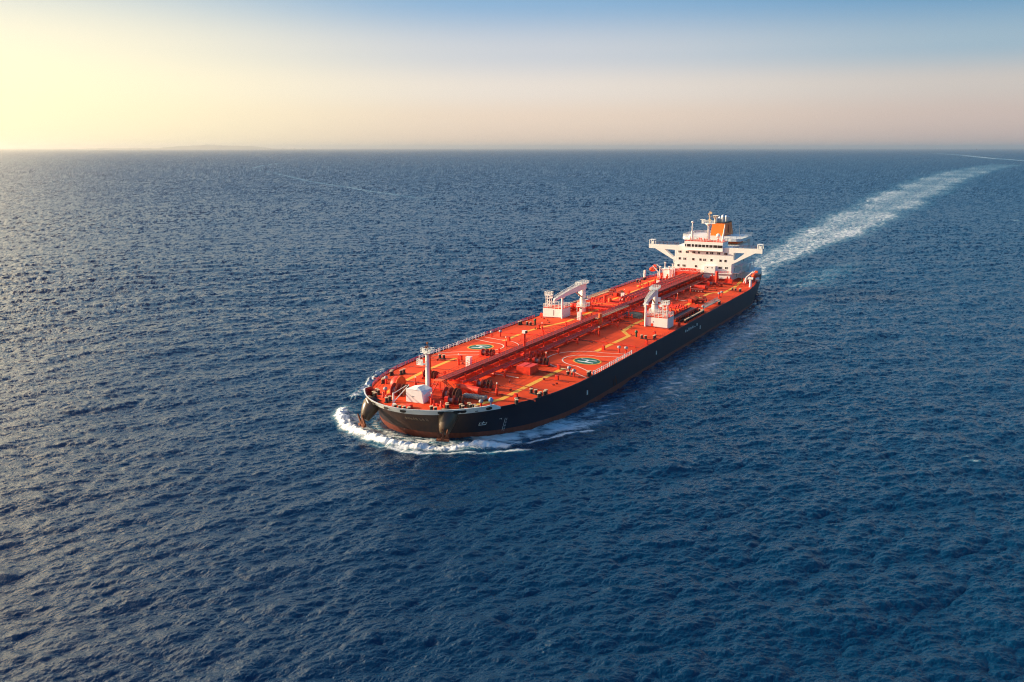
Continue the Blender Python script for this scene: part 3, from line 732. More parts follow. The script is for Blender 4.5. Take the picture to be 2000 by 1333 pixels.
ball = MB(); ball.cyl((0, 0, 0), (0, 0, 1.5), .3, .3, 8, 1); ball.lathe([(.15, 1.4), (.55, 1.6), (.62, 1.95), (.45, 2.3), (.1, 2.42)], n=10)
ball = ball.build('mushroom_vent', [M['grey'], M['red']], ship, (64.8, 16.9, dzf(64, 17))); g = 'round capped vents'; ball['group'] = g
for u, v in ((66.3, -11.8), (23.8, 24.5), (21.6, 22.0), (-12.4, 24.4), (-12.9, 26.6), (26, -24.0), (-15, -24.4), (-17, -22), (-142.5, 22.6), (-138, 22.6), (-98, -25), (56, -19), (-102, 25.9)):
    dup(ball, (u, v, dzf(u, v)-.02), 0, ship, g)
MB().lathe([(.3, 0), (.3, 1.3), (.5, 1.4), (.5, 2.1), (.2, 2.3)], n=10).build('green_vent', M['green2'], ship, (-38.6, 20.6, dzf(-38, 20)))
MB().lathe([(.3, 0), (.3, 1.3), (.5, 1.4), (.5, 2.1), (.2, 2.3)], n=10).build('green_vent', M['green2'], ship, (-42, -20.8, dzf(-38, 20)))
MB().lathe([(.2, 0), (.2, 1.3), (.6, 1.5), (.65, 2.0), (.3, 2.5)], n=10).build('blue_vent', M['blue'], ship, (62.3, 18.4, dzf(62, 18)))
# low valves scattered over the cargo deck
vl = MB(); vl.cyl((0, 0, 0), (0, 0, .45), .12, .12, 6); vl.box(0, 0, .3, .7, .3, .3); vl.cyl((0, 0, .5), (0, 0, .56), .3, .3, 8)
vl = vl.build('valve', M['darkred'], ship, (40, 12, dzf(40, 12))); g = 'small deck valves'; vl['group'] = g
rv = random.Random(3)
for i in range(70):
    u = rv.uniform(-175, 50); s = rv.choice((-1, 1)); v = s*rv.uniform(6, 24)
    if abs(u-3) < 22 and abs(v) > 8: continue
    dup(vl, (u, v, dzf(u, v)-.02), rv.uniform(0, 3), ship, g)
# thin transverse fire lines and floor seams
for i, (u, v0, v1, mt) in enumerate(((34, 3, 12, 'wline'), (30, 4, 26, 'darkred'), (44, 5, 27, 'darkred'), (41, 13, 25, 'darkred'), (-22, 4, 13, 'black'), (-62, 4, 10, 'black'), (-120, 5, 14, 'wline'), (-44, -4, -25, 'darkred'), (35, -5, -25, 'darkred'), (-80, 5, 16, 'darkred'), (-103, 4, 14, 'darkred'))):
    fl = MB(); fl.tube([(u, v0, dzf(u, v0)+.2), (u+.6, v1, dzf(u, v1)+.2)], .10, 5); fl.build('fire_hose_line', M[mt], ship)
# ---- tanks and lockers
bx = MB(); bx.box(0, 0, 1.2, 5.5, 4.6, 2.4, top=.97); bx.box(0, 0, 2.45, 5.0, .3, .1)
bx.build('deck_locker', M['red'], ship, (27.0, 11.0, dzf(27, 11)-.1), label='large plain red box locker')
bx = MB(); bx.cyl((-.3, -3.2, 1.1), (.3, 3.2, 1.1), 1.05, 1.05, 14, 0); bx.box(0, -2, .4, 1.6, .4, .8); bx.box(0, 2, .4, 1.6, .4, .8); bx.box(.3, -3.4, 1.1, 1.9, .5, 2.1, mi=1)
bx.build('orange_tank', [M['red'], M['orange']], ship, (54.6, 7.6, dzf(54, 7.6)-.1))
bx = MB(); bx.box(0, 0, 1.3, 2.2, 6.5, .35); 
for k in range(5): bx.cyl((.9, -2.6+k*1.3, .6), (1.2, -2.6+k*1.3, .6), .22, .22, 6, 1)
bx.box(0, 0, .6, 1.6, 6.3, 1.2); bx.build('hose_box', [M['darkred'], M['wline']], ship, (-146.5, 9.8, dzf(-146, 10)))
bx = MB(); bx.cyl((0, -3, 1.1), (0, 2.4, 1.1), 1.1, 1.1, 14, 0); bx.box(0, -1.6, .5, 2, .4, 1); bx.box(0, 1.4, .5, 2, .4, 1); bx.cyl((0, 2.4, 1.1), (0, 3.4, 1.1), .9, .8, 10, 1)
bx.build('air_tank', [M['red'], M['darkred']], ship, (-154, 9.5, dzf(-154, 10)))
g = 'white box lockers beside the catwalk'; wb = MB(); wb.box(0, 0, 1.45, 1.3, 1.5, 2.9); wb.box(.67, 0, 2.0, .06, .3, .3, mi=1); wb.box(.67, 0, .9, .06, .3, .3, mi=1); wb.box(0, 0, 2.95, 1.5, 1.7, .1)
wb = wb.build('white_locker', [M['white'], M['grey']], ship, (28.8, -7.9, dzf(28, 8))); wb['group'] = g
for u, v in ((-57.5, -9.5), (-110, -12), (-153.5, -11)): dup(wb, (u, v, dzf(u, v)), 0, ship, g)
# ---- mid posts with lamp tops
for u, v, h_, mt, nm_ in ((9.3, .9, 7.6, 'red', 'vent_mast'), (-93, -13.5, 4.6, 'red', 'vent_riser'), (-174, 11.5, 6.5, 'red', 'vent_riser'), (-47.5, 3.2, 5.2, 'orange', 'vent_riser'), (-92, -13.5+2.6, 3.6, 'orange', 'vent_riser')):
    q = MB(); r_ = .45 if nm_ == 'vent_mast' else .75
    q.cyl((0, 0, 0), (0, 0, h_), r_, r_*.9, 12, 0); q.box(0, 0, .5, 1.8, 1.8, 1.0)
    if nm_ == 'vent_mast':
        q.box(0, .1, h_+.45, .9, 1.4, .9, mi=1); q.box(.1, .75, h_+.45, .95, .4, .8, mi=2); q.rail([(-.9, -.9, h_-2.6), (.9, -.9, h_-2.6), (.9, .9, h_-2.6), (-.9, .9, h_-2.6)], 1, 1, .05, 2, close=True)
    q.build(nm_, [M[mt], M['white'], M['black']], ship, (u, v, dzf(u, v)-.1))
pw = MB(); pw.cyl((0, 0, 0), (0, 0, 4.6), .65, .55, 10); pw.box(.3, 0, 3.4, 1.2, .8, .5); pw.build('white_davit_post', M['white'], ship, (-181, -27.6, F))
pw = MB(); pw.cyl((0, 0, 0), (0, 0, 4.2), .7, .55, 10); pw.box(.2, 0, 4.4, 1.4, 2.4, .9); pw.build('white_davit_post', M['white'], ship, (-177.5, 27.0, F))

# ---- catwalk and pipelines
ca = empty('catwalk', (0, 0, 0), ship)
CZ = 12.45
fl = MB(); fl.bb(-186, 57.5, -.9, 1.5, CZ-.12, CZ); fl.bb(-186, 57.5, -1.0, -.8, CZ-.5, CZ+.05); fl.bb(-186, 57.5, 1.4, 1.62, CZ-.5, CZ+.05)
for k in range(0, 244, 3): fl.bb(57-k, 57.15-k, -.9, 1.5, CZ-.3, CZ-.12)
fl.build('walkway_grating', M['darkred'], ca)
for s, yy in ((1, 1.55), (-1, -.95)):
    MB().rail([(57, yy, CZ), (-186, yy, CZ)], 1.15, 2.6, .05, 2).build('walkway_railing', M['red'], ca)
lg = MB(); lg.bb(-.16, .16, -.9, -.6, 8.9, CZ-.4); lg.bb(-.16, .16, 1.2, 1.5, 8.9, CZ-.4); lg.bb(-.2, .2, -5.4, 5.4, 9.2, 9.5); lg.bb(-.12, .12, -5.2, -5.0, 8.8, 10.9); lg.bb(-.12, .12, 5.0, 5.2, 8.8, 10.9)
lg = lg.build('support_frame', M['red'], ca, (56.5, 0, 0)); lg['group'] = 'catwalk support frames'
for k in range(1, 25): dup(lg, (56.5-k*10.05, 0, 0), 0, ca, 'catwalk support frames')
st2 = MB()
for k in range(10): st2.box(58.4+k*.0, 2.2+k*.42, CZ-.3-k*.38, 1.1, .42, .08)
for s in (57.8, 59.0): st2.cyl((s, 1.6, CZ), (s, 6.0, 9.0), .16, .16, 5); st2.cyl((s, 1.6, CZ+1.1), (s, 6.0, 10.1), .07, .07, 5)
st2.bb(57.4, 59.6, -1, 1.7, CZ-.15, CZ); st2.build('stair', M['orange'], ca)
st3 = MB()
for s in (0, 1.2): st3.cyl((61.2, -1.5+s, CZ-3.2), (57.6, -1.2+s, CZ), .15, .15, 5); st3.cyl((59.0, 2.2+s*.8, 9), (57.8, 1.6+s*.2, CZ), .13, .13, 5)
st3.build('stair', M['red'], ca)
# tan cover lying along the walkway's port edge
MB().bb(-78, -46, 1.75, 3.0, CZ-.3, CZ+.05).bb(-78, -46, 2.15, 2.6, CZ+.06, CZ+.1, mi=1).build('cable_tray', [M['tan'], M['darkred']], ship)
pipes = [(-2.2, .34, 10.0, 50, -186, 'red'), (-3.3, .28, 10.0, 50, -186, 'red'), (-4.5, .40, 10.0, 46, -186, 'red'), (2.5, .34, 9.9, 50, -186, 'red'), (3.5, .26, 9.85, 48, -186, 'red'), (4.6, .36, 9.9, 30, -186, 'red'),
         (-.4, .3, 11.2, 52, -186, 'darkred'), (.8, .26, 11.2, 52, -186, 'darkred')]
for v, r_, z_, ua, ub, mt in pipes:
    MB().cyl((ua, v, z_), (ub, v, z_), r_, r_, 10).build('cargo_pipe', M[mt], ship)
for k, v in enumerate((-7.6, -6.4, -5.2, -4.0, -2.8, -1.7)):
    q = MB(); q.cyl((-96-k*1.2, v, 12.1), (-186, v, 12.1), .36 if k % 2 else .46, None, 10); q.cyl((-96-k*1.2, v, 12.1), (-95.2-k*1.2, v, 10.5), .36 if k % 2 else .44, None, 10)
    for u in range(-104, -184, -14): q.cyl((u, v, 12.1), (u-.3, v, 12.1), .6, .6, 10)
    q.build('upper_cargo_pipe', M['red' if k % 2 == 0 else 'darkred'], ship)
us = MB()
us.bb(-.2, .2, -8.3, -1, 11.3, 11.55); us.bb(-.2, .2, -8.3, -8.0, 8.7, 11.5); us.bb(-.2, .2, -4.8, -4.5, 8.7, 11.5)
us = us.build('pipe_support', M['red'], ship, (-100, 0, 0)); us['group'] = 'pipe supports'
for k in range(1, 9): dup(us, (-100-k*10.4, 0, 0), 0, ship, 'pipe supports')
# branch pipes and valves hanging beside the rack (port and starboard)
for i in range(26):
    u = 44-i*8.6; s = 1 if i % 2 else -1
    q = MB(); v1 = s*(7.0+(i % 3)); q.cyl((0, s*4.5, 9.9), (0, v1, 9.9), .24, .24, 8); q.cyl((0, v1, 10.4), (0, v1, 8.9), .26, .26, 8)
    q.cyl((0, v1, 9.5), (0, v1, 9.75), .5, .5, 10); q.box(0, v1, 10.6, .5, .5, .5); q.cyl((-.9, s*7.8, 8.8), (-.9, s*7.8, 10.2), .13, .13, 6)
    q.build('branch_pipe', M['red'], ship, (u, 0, 0))
# tangle of risers around the vent mast
for n_v, ra, rb_ in ((14, (4, 14), (2.2, 5.4)), (26, (-92, -48), (2.6, 6.6))):
    for i in range(n_v):
        a_ = rv.uniform(*ra); b_ = rv.uniform(*rb_); q = MB(); q.cyl((0, 0, 8.8), (0, 0, rv.uniform(9.8, 11.8)), rv.uniform(.12, .32), None, 6)
        q.box(0, 0, rv.uniform(9.2, 10.6), rv.uniform(.4, 1.0), rv.uniform(.4, .9), rv.uniform(.3, .8)); q.build('rack_valve', M['red'], ship, (a_, b_, 0))
# ---- manifolds: transverse pipes ending in flanged mouths over a drip tray
for s in (1, -1):
    man = empty('manifold', (0, 0, 0), ship)
    for k in range(7):
        u = -76-k*3.4; q = MB(); zc = 10.6
        q.cyl((u, s*5, zc), (u, s*20.5, zc), .42, .42, 10); q.cyl((u, s*20.5, zc), (u, s*21.0, zc), .72, .72, 12); q.cyl((u, s*17.2, zc), (u, s*17.6, zc), .7, .7, 12); q.cyl((u, s*12, zc), (u, s*12.3, zc), .62, .62, 12)
        q.cyl((u, s*14.6, zc), (u, s*14.6, zc+1.2), .2, .2, 8); q.cyl((u, s*14.6, zc+1.2), (u, s*14.6, zc+1.35), .5, .5, 10, mi=0); q.box(u, s*18.9, zc, .9, 1.1, .9)
        q.bb(u-.15, u+.15, s*17-.15, s*17+.15, 8.5, zc); q.build('manifold_pipe', M['red' if k != 3 else 'orange'], man)
    for k in range(5):
        u = -78-k*4.2; q = MB(); q.cyl((u, s*19.0, 8.6), (u, s*19.0, 11.6), .35, .35, 8); q.box(u, s*18.2, 9.4, 1.3, 1.2, 1.5); q.cyl((u+1.2, s*16, 8.6), (u+1.2, s*16, 11.2), .25, .25, 8)
        q.build('manifold_valve', M['red'], man)
    q = MB(); q.bb(-72, -101, s*21.2, s*24.0, 9.55, 9.65, mi=0); q.bb(-72, -101, s*24.0, s*24.25, 9.2, 10.1, mi=1); q.bb(-72, -101, s*21.0, s*21.2, 9.3, 9.9, mi=1)
    for k in range(9): q.bb(-73-k*3.4, -73.3-k*3.4, s*24.0, s*24.3, 8.3, 9.6, mi=0)
    q.build('drip_tray', [M['black'], M['darkred']], man)
    q = MB(); q.bb(-73.5, -99, s*26.9, s*27.5, 9.2, 9.5, mi=0)
    for k in range(12): q.cyl((-74-k*2.2, s*27.2, 8.2), (-74-k*2.2, s*27.2, 9.2), .35, .35, 8, 1); q.cyl((-74-k*2.2, s*25.6, 8.2), (-74-k*2.2, s*25.6, 9.0), .35, .35, 8, 1)
    q.build('fender_beam', [M['tan'], M['black']], man)
# ---- hose cranes, houses and towers
def crane(v, s, L1):
    c = empty('hose_crane', (-76.4, v, dzf(-76, v)-.1), ship, .125 if s > 0 else -.045)
    p = MB(); p.cyl((0, 0, 0), (0, 0, 5.4), 1.35, 1.3, 20); p.cyl((0, 0, 5.4), (0, 0, 9.6), 1.12, 1.0, 20); p.build('crane_post', M['white'], c)
    MB().cyl((0, 0, 5.3), (0, 0, 5.5), 1.45, 1.45, 20).build('post_ring', M['grey'], c)
    MB().cyl((0, 0, 2.2), (0, 0, 2.3), 1.4, 1.4, 20).build('post_ring', M['grey'], c)
    MB().box(1.33, .2*s, 1.4, .08, .7, .3).build('post_opening', M['black'], c)
    p = MB(); p.box(-.3, 0, 2.2, 4.4, 4.0, .15); p.rail([(-2.4, -2, 2.3), (1.8, -2, 2.3), (1.8, 2, 2.3), (-2.4, 2, 2.3)], 1.2, 1.1, .07, 3, close=True)
    for q_ in ((-2, -1.8), (1.6, -1.8), (-2, 1.8)): p.cyl((q_[0], q_[1], 0), (q_[0], q_[1], 2.2), .12, .12, 6)
    p.rail([(-1.2, 1.6, 5.2), (-1.2, 2.6, 5.2), (1, 2.6, 5.2)], 1.4, 1, .07, 3); p.box(-.1, 1.9, 5.2, 2.2, 1.4, .12)
    p.build('crane_platform', M['white'], c)
    # jib: deep at the heel, tapering to the nose, two side plates and a lattice deck on top
    j = MB()
    ztop = lambda t: 11.6-2.9*t**1.5; zbot = lambda t: 9.4+.35*math.sin(t*2.2)-1.7*t**1.2-.2
    N2 = 14; vs = []
    for i in range(N2+1):
        t = i/N2; u = -1.6+L1*t
        for yy in (-.75, .75): vs += [(u, yy*(1-.45*t), ztop(t)), (u, yy*(1-.45*t), min(zbot(t), ztop(t)-.7))]
    fs = []
    for i in range(N2):
        a_, b_ = i*4, (i+1)*4
        fs += [(a_, b_, b_+1, a_+1), (a_+2, a_+3, b_+3, b_+2), (a_, a_+2, b_+2, b_), (a_+1, b_+1, b_+3, a_+3)]
    fs += [(0, 1, 3, 2), (N2*4, N2*4+2, N2*4+3, N2*4+1)]
    j.add(vs, fs, 0); j.box(L1-1.6, 0, 7.8, .5, .6, 1.3); j.build('jib', M['white'], c)
    d = MB()
    for i in range(1, 20):
        t = i/20; u = -1.6+L1*t; d.box(u, 0, ztop(t)+.05, .5, 1.5*(1-.45*t), .08)
    d.build('jib_slot', M['grey'], c)
    d = MB(); [d.rail([(-1.6+L1*t, q_*.75*(1-.45*t), ztop(t)) for t in (.12, .36, .62, .95)], .9, 1.0, .06, 1) for q_ in (1, -1)]; d.build('jib_railing', M['white'], c)
    h = MB(); h.rail([(-2, -1.6, 11.5), (4.2, -1.6, 11.3), (4.2, 1.6, 11.3), (-2, 1.6, 11.5)], 1.1, .9, .08, 3, close=True); h.box(1, 0, 11.55, 6, 3.0, .1); h.build('head_platform', M['white'], c)
    MB().cyl((.6, .0, 5.9), (7.5, 0, 9.3), .3, .24, 8).build('luffing_cylinder', M['tan'], c)
    MB().box(-.3, 1.5*s, 7.2, 1.2, 1.1, 1.6).build('control_cabin', M['white'], c)
    hh = empty('crane_house', (0, 0, 0), ship)
    v0, v1 = (16.8, 25.4) if s > 0 else (-25.4, -16.9); zb = F+.2
    b_ = MB(); b_.bb(-58.2, -65.4, v0, v1, zb, 12.2); b_.build('house_wall', M['white'], hh)
    MB().bb(-58.4, -65.2, v0+.1, v1-.1, 12.2, 12.35).build('house_roof', M['deck'], hh)
    rl = MB(); rl.rail([(-58.3, v0+.1, 12.3), (-58.3, v1-.1, 12.3), (-65.3, v1-.1, 12.3), (-65.3, v0+.1, 12.3)], 1.5, 1.7, .08, 3, close=True); rl.build('house_railing', M['white'], hh)
    MB().box(-58.17, (v0+v1)/2+(.3 if s < 0 else -1.2), 10.6, .06, .35, 2.2 if s < 0 else .5).build('house_door_slit', M['grey'], hh)
    t = MB(); tv = v1-1.6 if s > 0 else v0+1.6; tu = -60
    for a1, b1 in ((-.8, -.8), (.8, -.8), (.8, .8), (-.8, .8)): t.cyl((tu+a1, tv+b1, 12.3), (tu+a1, tv+b1, 17.2), .13, .13, 6)
    for k in range(8):
        z_ = 12.5+k*.6
        for (a1, b1), (a2, b2) in (((-.8, -.8), (.8, -.8)), ((.8, -.8), (.8, .8)), ((.8, .8), (-.8, .8))): t.cyl((tu+a1, tv+b1, z_), (tu+a2, tv+b2, z_+(.6 if k % 2 else 0)), .08, .08, 4)
    t.box(tu, tv, 17.2, 2.5, 2.7, .25); t.rail([(tu-1.2, tv-1.3, 17.3), (tu+1.2, tv-1.3, 17.3), (tu+1.2, tv+1.3, 17.3), (tu-1.2, tv+1.3, 17.3)], 1.2, 1, .09, 2, close=True)
    t.box(tu+.5, tv-1.5*s, 16.6, .7, 1.0, .8); t.build('ladder_tower', M['white'], hh)
    rs_ = MB(); vr = s*17.0; rs_.cyl((-57.9, vr, 8.6), (-57.9, vr, 17.0), .42, .38, 10); rs_.bb(-58.3, -57.5, vr-1.0, vr+1.0, 16.8, 17.2); rs_.build('jib_rest', M['white'], hh)
crane(14.2, 1, 20.0); crane(-16.3, -1, 26.6)
# red machinery beside the starboard crane
for u, v, r_, h_ in ((-69, -24.5, 1.7, 3.2), (-82, -19.5, 1.8, 3.4), (-79.5, -22, 1.3, 2.6), (-69.5, -21.5, 1.1, 2.2)):
    q = MB(); q.lathe([(r_*.5, 0), (r_*.5, h_*.3), (r_, h_*.5), (r_, h_*.85), (r_*.7, h_)], n=14); q.build('valve_bonnet', M['red'], ship, (u, v, dzf(u, v)))
# yellow fitting
MB().box(0, 0, 1, 1.6, 1.2, 1.6, top=.7).build('yellow_fitting', M['yellow'], ship, (-96, -12.2, dzf(-96, 12)))
# accommodation ladder stowed at port deck edge, twin on starboard
for s in (1, -1):
    q = MB(); q.bb(-104, -127, s*25.2, s*26.0, 9.0, 9.3)
    for k in range(20): q.bb(-104.5-k*1.15, -104.8-k*1.15, s*25.0, s*26.2, 9.3, 9.5)
    q.rail([(-104, s*25.1, 9.3), (-127, s*25.1, 9.3)], 1.2, 1.1, .06, 2); q.rail([(-104, s*26.1, 9.3), (-118, s*26.1, 9.3)], 1.1, 1.4, .05, 2)
    q.build('gangway', M['tan' if s < 0 else 'grey'], ship)
    q = MB(); q.box(0, 0, 1.4, 1.6, 3.2, 1.1); q.cyl((0, 0, 0), (0, 0, 2.9), .5, .4, 8); q.cyl((0, -1.3, 2.8), (0, 1.2, 2.6), .5, .5, 8); q.build('gangway_winch', M['darkred'], ship, (-120, s*20.6, dzf(-120, 20)))

# ================= superstructure
W = M['white']; U0 = -190.0; CVS = 1.0
sp = empty('superstructure', (0, 0, 0), ship)
MB().bb(U0, -222, -14.6, 14.2, 8.6, 25.1).build('accommodation_block', W, sp)
def plate(poly, hole, u0, u1):
    mb = MB(); loops = [[Vector((p[0], p[1], 0)) for p in poly]]
    if hole: loops.append([Vector((p[0], p[1], 0)) for p in hole])
    allp = [p for l in loops for p in l]; tr = tessellate_polygon(loops)
    for uu, fl_ in ((u0, 0), (u1, 1)):
        mb.add([(uu, p.x, p.y) for p in allp], [tuple(t) if fl_ else tuple(t)[::-1] for t in tr])
    for l in loops:
        m_ = len(l)
        for i in range(m_):
            a_, b_ = l[i], l[(i+1) % m_]
            mb.add([(u0, a_.x, a_.y), (u1, a_.x, a_.y), (u1, b_.x, b_.y), (u0, b_.x, b_.y)], [(0, 1, 2, 3)])
    return mb
def rnd(poly, r_=.5):
    out_ = []
    for i, p in enumerate(poly):
        a_, b_ = Vector(poly[i-1]), Vector(poly[(i+1) % len(poly)]); p = Vector(p)
        pa = p+(a_-p).normalized()*r_; pb = p+(b_-p).normalized()*r_
        for t in (0, .33, .67, 1): out_.append(tuple((pa*(1-t)+p*t)*(1-t)+(p*(1-t)+pb*t)*t))
    return out_
for s in (1, -1):
    poly = [(s*14.2, 25.2), (s*29.0, 25.2), (s*29.0, 23.1), (s*25.6, 23.1), (s*14.2, 17.0)]
    hole = rnd([(s*20.6, 22.9), (s*15.0, 22.9), (s*15.0, 19.2), (s*16.0, 19.2)], .6)
    wg = plate(poly, hole, U0+.02, U0-2.6).build('bridge_wing', W, sp)
    MB().bb(U0-.1, U0-4.0, s*14.2, s*29, 24.9, 25.22).build('wing_deck', M['grey'], wg)
    rl = MB(); rl.rail([(U0-.3, s*14.5, 25.2), (U0-.3, s*26, 25.2)], .9, 2.4, .05, 1); rl.rail([(U0-3.9, s*14.5, 25.2), (U0-3.9, s*28.6, 25.2)], 1.1, 2.0, .06, 2); rl.build('wing_railing', M['rust'], wg)
    cb = MB(); 
    for a_, b_ in ((0, 0), (-3, 0), (0, -2.2), (-3, -2.2)): cb.cyl((U0-.4+a_, s*(28.7+b_), 25.2), (U0-.4+a_, s*(28.7+b_), 27.4), .16, .16, 6)
    cb.bb(U0-.2, U0-3.6, s*26.3, s*28.9, 27.3, 27.5); cb.bb(U0-1.2, U0-2.4, s*27.1, s*28.1, 25.2, 26.5); cb.build('wing_shelter', W, wg)
# windows: dark pane in a slightly proud pale frame
def window(v, z_, w, h_, u=U0+.02, parent=sp):
    fr = MB().box(u, v, z_, .10, w+.22, h_+.22).build('window', W, parent)
    g_ = MB(); g_.box(u+.04, v, z_, .08, w, h_)
    if w > 1.3: pass
    g_.build('pane', M['glass'], fr)
    if w > 1.2: MB().box(u+.07, v, z_, .08, .12, h_).build('mullion', W, fr)
for v, w in ((-12.4, 1.5), (-8.6, 1.5), (-5.1, 1.5), (-2.5, 1.0), (1.7, 1.0), (4.0, 1.5), (7.6, 1.5), (11.2, 1.5)): window(v, 22.1, w, 1.05)
for v, w in ((-12.4, 1.1), (-9.8, 1.3), (-5.3, 1.1), (-1.6, 1.1), (.5, 1.3), (4, 1.1), (8.6, 1.1), (11.1, 1.1)): window(v, 18.6, w, 1.1)
for v, w in ((-12.9, 1.1), (-10.0, 1.6), (-3.8, 1.1), (8.6, 1.6), (11.7, 1.3)): window(v, 15.1, w, 1.05)
en = MB(); en.bb(U0-.1, U0+2.2, 1.0, 6.6, 12.6, 15.9); en = en.build('entrance_house', W, sp)
for v in (2.9, 5.1): MB().box(U0+2.22, v, 15.1, .06, .5, .6).build('pane', M['glass'], en)
MB().bb(U0, U0+2.2, -15.6, 15.0, 12.35, 12.6).build('front_balcony', W, sp)
MB().rail([(U0+2.1, -15.4, 12.6), (U0+2.1, 14.8, 12.6)], 1.1, 1.8, .06, 3).build('balcony_railing', M['red'], sp)
MB().bb(U0, U0+1.2, -14.4, 14.0, 8.8, 12.3).build('lower_front', W, sp)
nb = MB(); nb.bb(U0+2.2, U0+2.32, -11.5, -3.0, 13.0, 14.2); nb = nb.build('red_banner', M['red'], sp)
tx = MB()
for k in range(9):      # white lettering, too worn to read
    v = -11+k*.86; tx.box(U0+2.38, v, 13.6, .04, .16, .8); tx.box(U0+2.38, v+.26, 13.85-(k % 3)*.2, .04, .4, .14)
tx.build('banner_letters', M['hwhite'], nb)
nb = MB(); nb.bb(U0+1.25, U0+1.35, -11.5, -5.8, 10.3, 11.6); nb = nb.build('red_banner', M['red'], sp)
tx = MB()
for k in range(6): v = -11+k*.85; tx.box(U0+1.40, v, 10.95, .04, .16, .8); tx.box(U0+1.40, v+.26, 11.2-(k % 3)*.2, .04, .4, .14)
tx.build('banner_letters', M['hwhite'], nb)
# wheelhouse
wh = empty('wheelhouse', (0, 0, 0), sp) if False else None
whb = MB(); whb.bb(U0+1.0, U0-9, -9.9, 9.7, 23.4, 27.7); whb = whb.build('wheelhouse', W, sp)
MB().bb(U0+.9, U0-8.9, -9.8, 9.6, 27.7, 27.8).build('wheelhouse_roof', M['deck'], sp)
MB().bb(U0+1.0, U0+1.9, -10.0, 9.8, 23.2, 23.4).build('window_ledge', W, sp)
for v, w in ((-9.3, .5), (-7.6, 1.8), (-5.5, 1.1), (-3.75, 1.3), (-1.9, 1.5), (.0, 1.5), (1.85, 1.3), (3.7, 1.5), (5.9, 1.9), (8.0, 1.9), (9.2, .5)):
    fr = MB(); fr.box(U0+1.02, v, 25.6, .10, w+.2, 1.5); fr = fr.build('wheelhouse_window', W, sp); MB().box(U0+1.08, v, 25.6, .06, w, 1.3).build('pane', M['glass'], fr)
MB().rail([(U0+1.1, -10, 27.85), (U0+1.1, 9.8, 27.85), (U0-9, 9.8, 27.85), (U0-9, -10, 27.85)], 1.2, 1.6, .06, 3, close=True).build('compass_deck_railing', W, sp)
q = MB()
for k in range(16): q.box(U0-1-rv.uniform(0, 7), rv.uniform(-8, 9), 28.3, rv.uniform(.3, .8), rv.uniform(.3, .8), rv.uniform(.6, 1.2))
q.build('deck_fittings', M['red'], sp)
# radar mast
rm = empty('radar_mast', (U0-6, .3, 27.8), sp)
MB().cyl((0, 0, 0), (0, 0, 8.4), .85, .7, 14).build('mast_column', W, rm)
q = MB(); q.lathe([(.7, 7.2), (2.0, 8.3), (2.0, 8.6)], n=14); q.bb(-1.2, 1.2, -3.6, 3.4, 8.5, 8.8); q.rail([(-1.2, -3.6, 8.8), (1.2, -3.6, 8.8), (1.2, 3.4, 8.8), (-1.2, 3.4, 8.8)], 1.1, 1.2, .08, 2, close=True)
q.bb(-.3, .3, -3.5, -3.0, 8.8, 10.2); q.bb(-.3, .3, 2.6, 3.1, 8.8, 11.2); q.build('mast_platform', W, rm)
MB().box(0, -3.2, 10.3, .5, 2.6, .3).build('radar_scanner', W, rm)
MB().box(0, 3.2, 12.6, .5, 2.8, .3).build('radar_scanner', W, rm)
MB().cyl((0, 3.2, 8.8), (0, 3.2, 12.6), .35, .3, 8).box(0, 3.2, 11.4, 1.8, 2.2, .15).rail([(-.9, 2.1, 11.4), (.9, 2.1, 11.4), (.9, 4.3, 11.4), (-.9, 4.3, 11.4)], .9, .9, .07, 2, close=True).build('scanner_pedestal', M['tan'], rm)
MB().cyl((0, .3, 8.6), (0, .3, 14.8), .32, .22, 8).box(0, .3, 12.2, .3, 2.2, .2).box(0, .9, 13.8, .5, .9, 1.1).box(0, -.3, 13.2, .5, .6, .8).box(0, .3, 10.4, .7, 1.2, .8).build('top_mast', M['tan'], rm)
q = MB(); q.cyl((U0-3, -7.3, 27.8), (U0-3, -7.3, 36.4), .35, .28, 8); q.cyl((U0-3, -8.6, 27.8), (U0-3, -7.3, 33), .2, .2, 6); q.cyl((U0-3, -6, 27.8), (U0-3, -7.3, 33), .2, .2, 6); q.lathe([(.1, -.6), (.6, -.2), (.65, .2), (.3, .6)], (U0-3, -7.3, 36.9), 10)
for z_ in (30.5, 32.4, 34.4): q.box(U0-3, -7.3, z_, .3, 1.6, .15)
q.build('antenna_post', W, sp)
q = MB(); q.cyl((U0-4, 8.0, 27.8), (U0-4, 9.0, 36.2), .55, .2, 8); q.build('antenna_post', W, sp)
q = MB(); q.cyl((0, 0, 0), (0, 0, 1.8), .25, .25, 8); q.lathe([(.3, 1.7), (1.0, 2.2), (1.15, 2.9), (.8, 3.6), (.2, 3.95)], n=14); q.build('radome', W, sp, (U0-5.5, 5.4, 27.6))
q = MB(); q.lathe([(.3, 0), (1.3, .6), (1.5, 1.6), (1.1, 2.6), (.3, 3.1)], n=14); q.build('radome', W, sp, (U0-8, -9.2, 27.2))
MB().cyl((U0-24, 11.4, 28.0), (U0-24, 11.4, 37.0), .10, .05, 5).build('whip_antenna', M['grey'], sp)
MB().cyl((U0-22, 8.0, 28.0), (U0-22, 8.0, 34.0), .09, .05, 5).build('whip_antenna', M['grey'], sp)
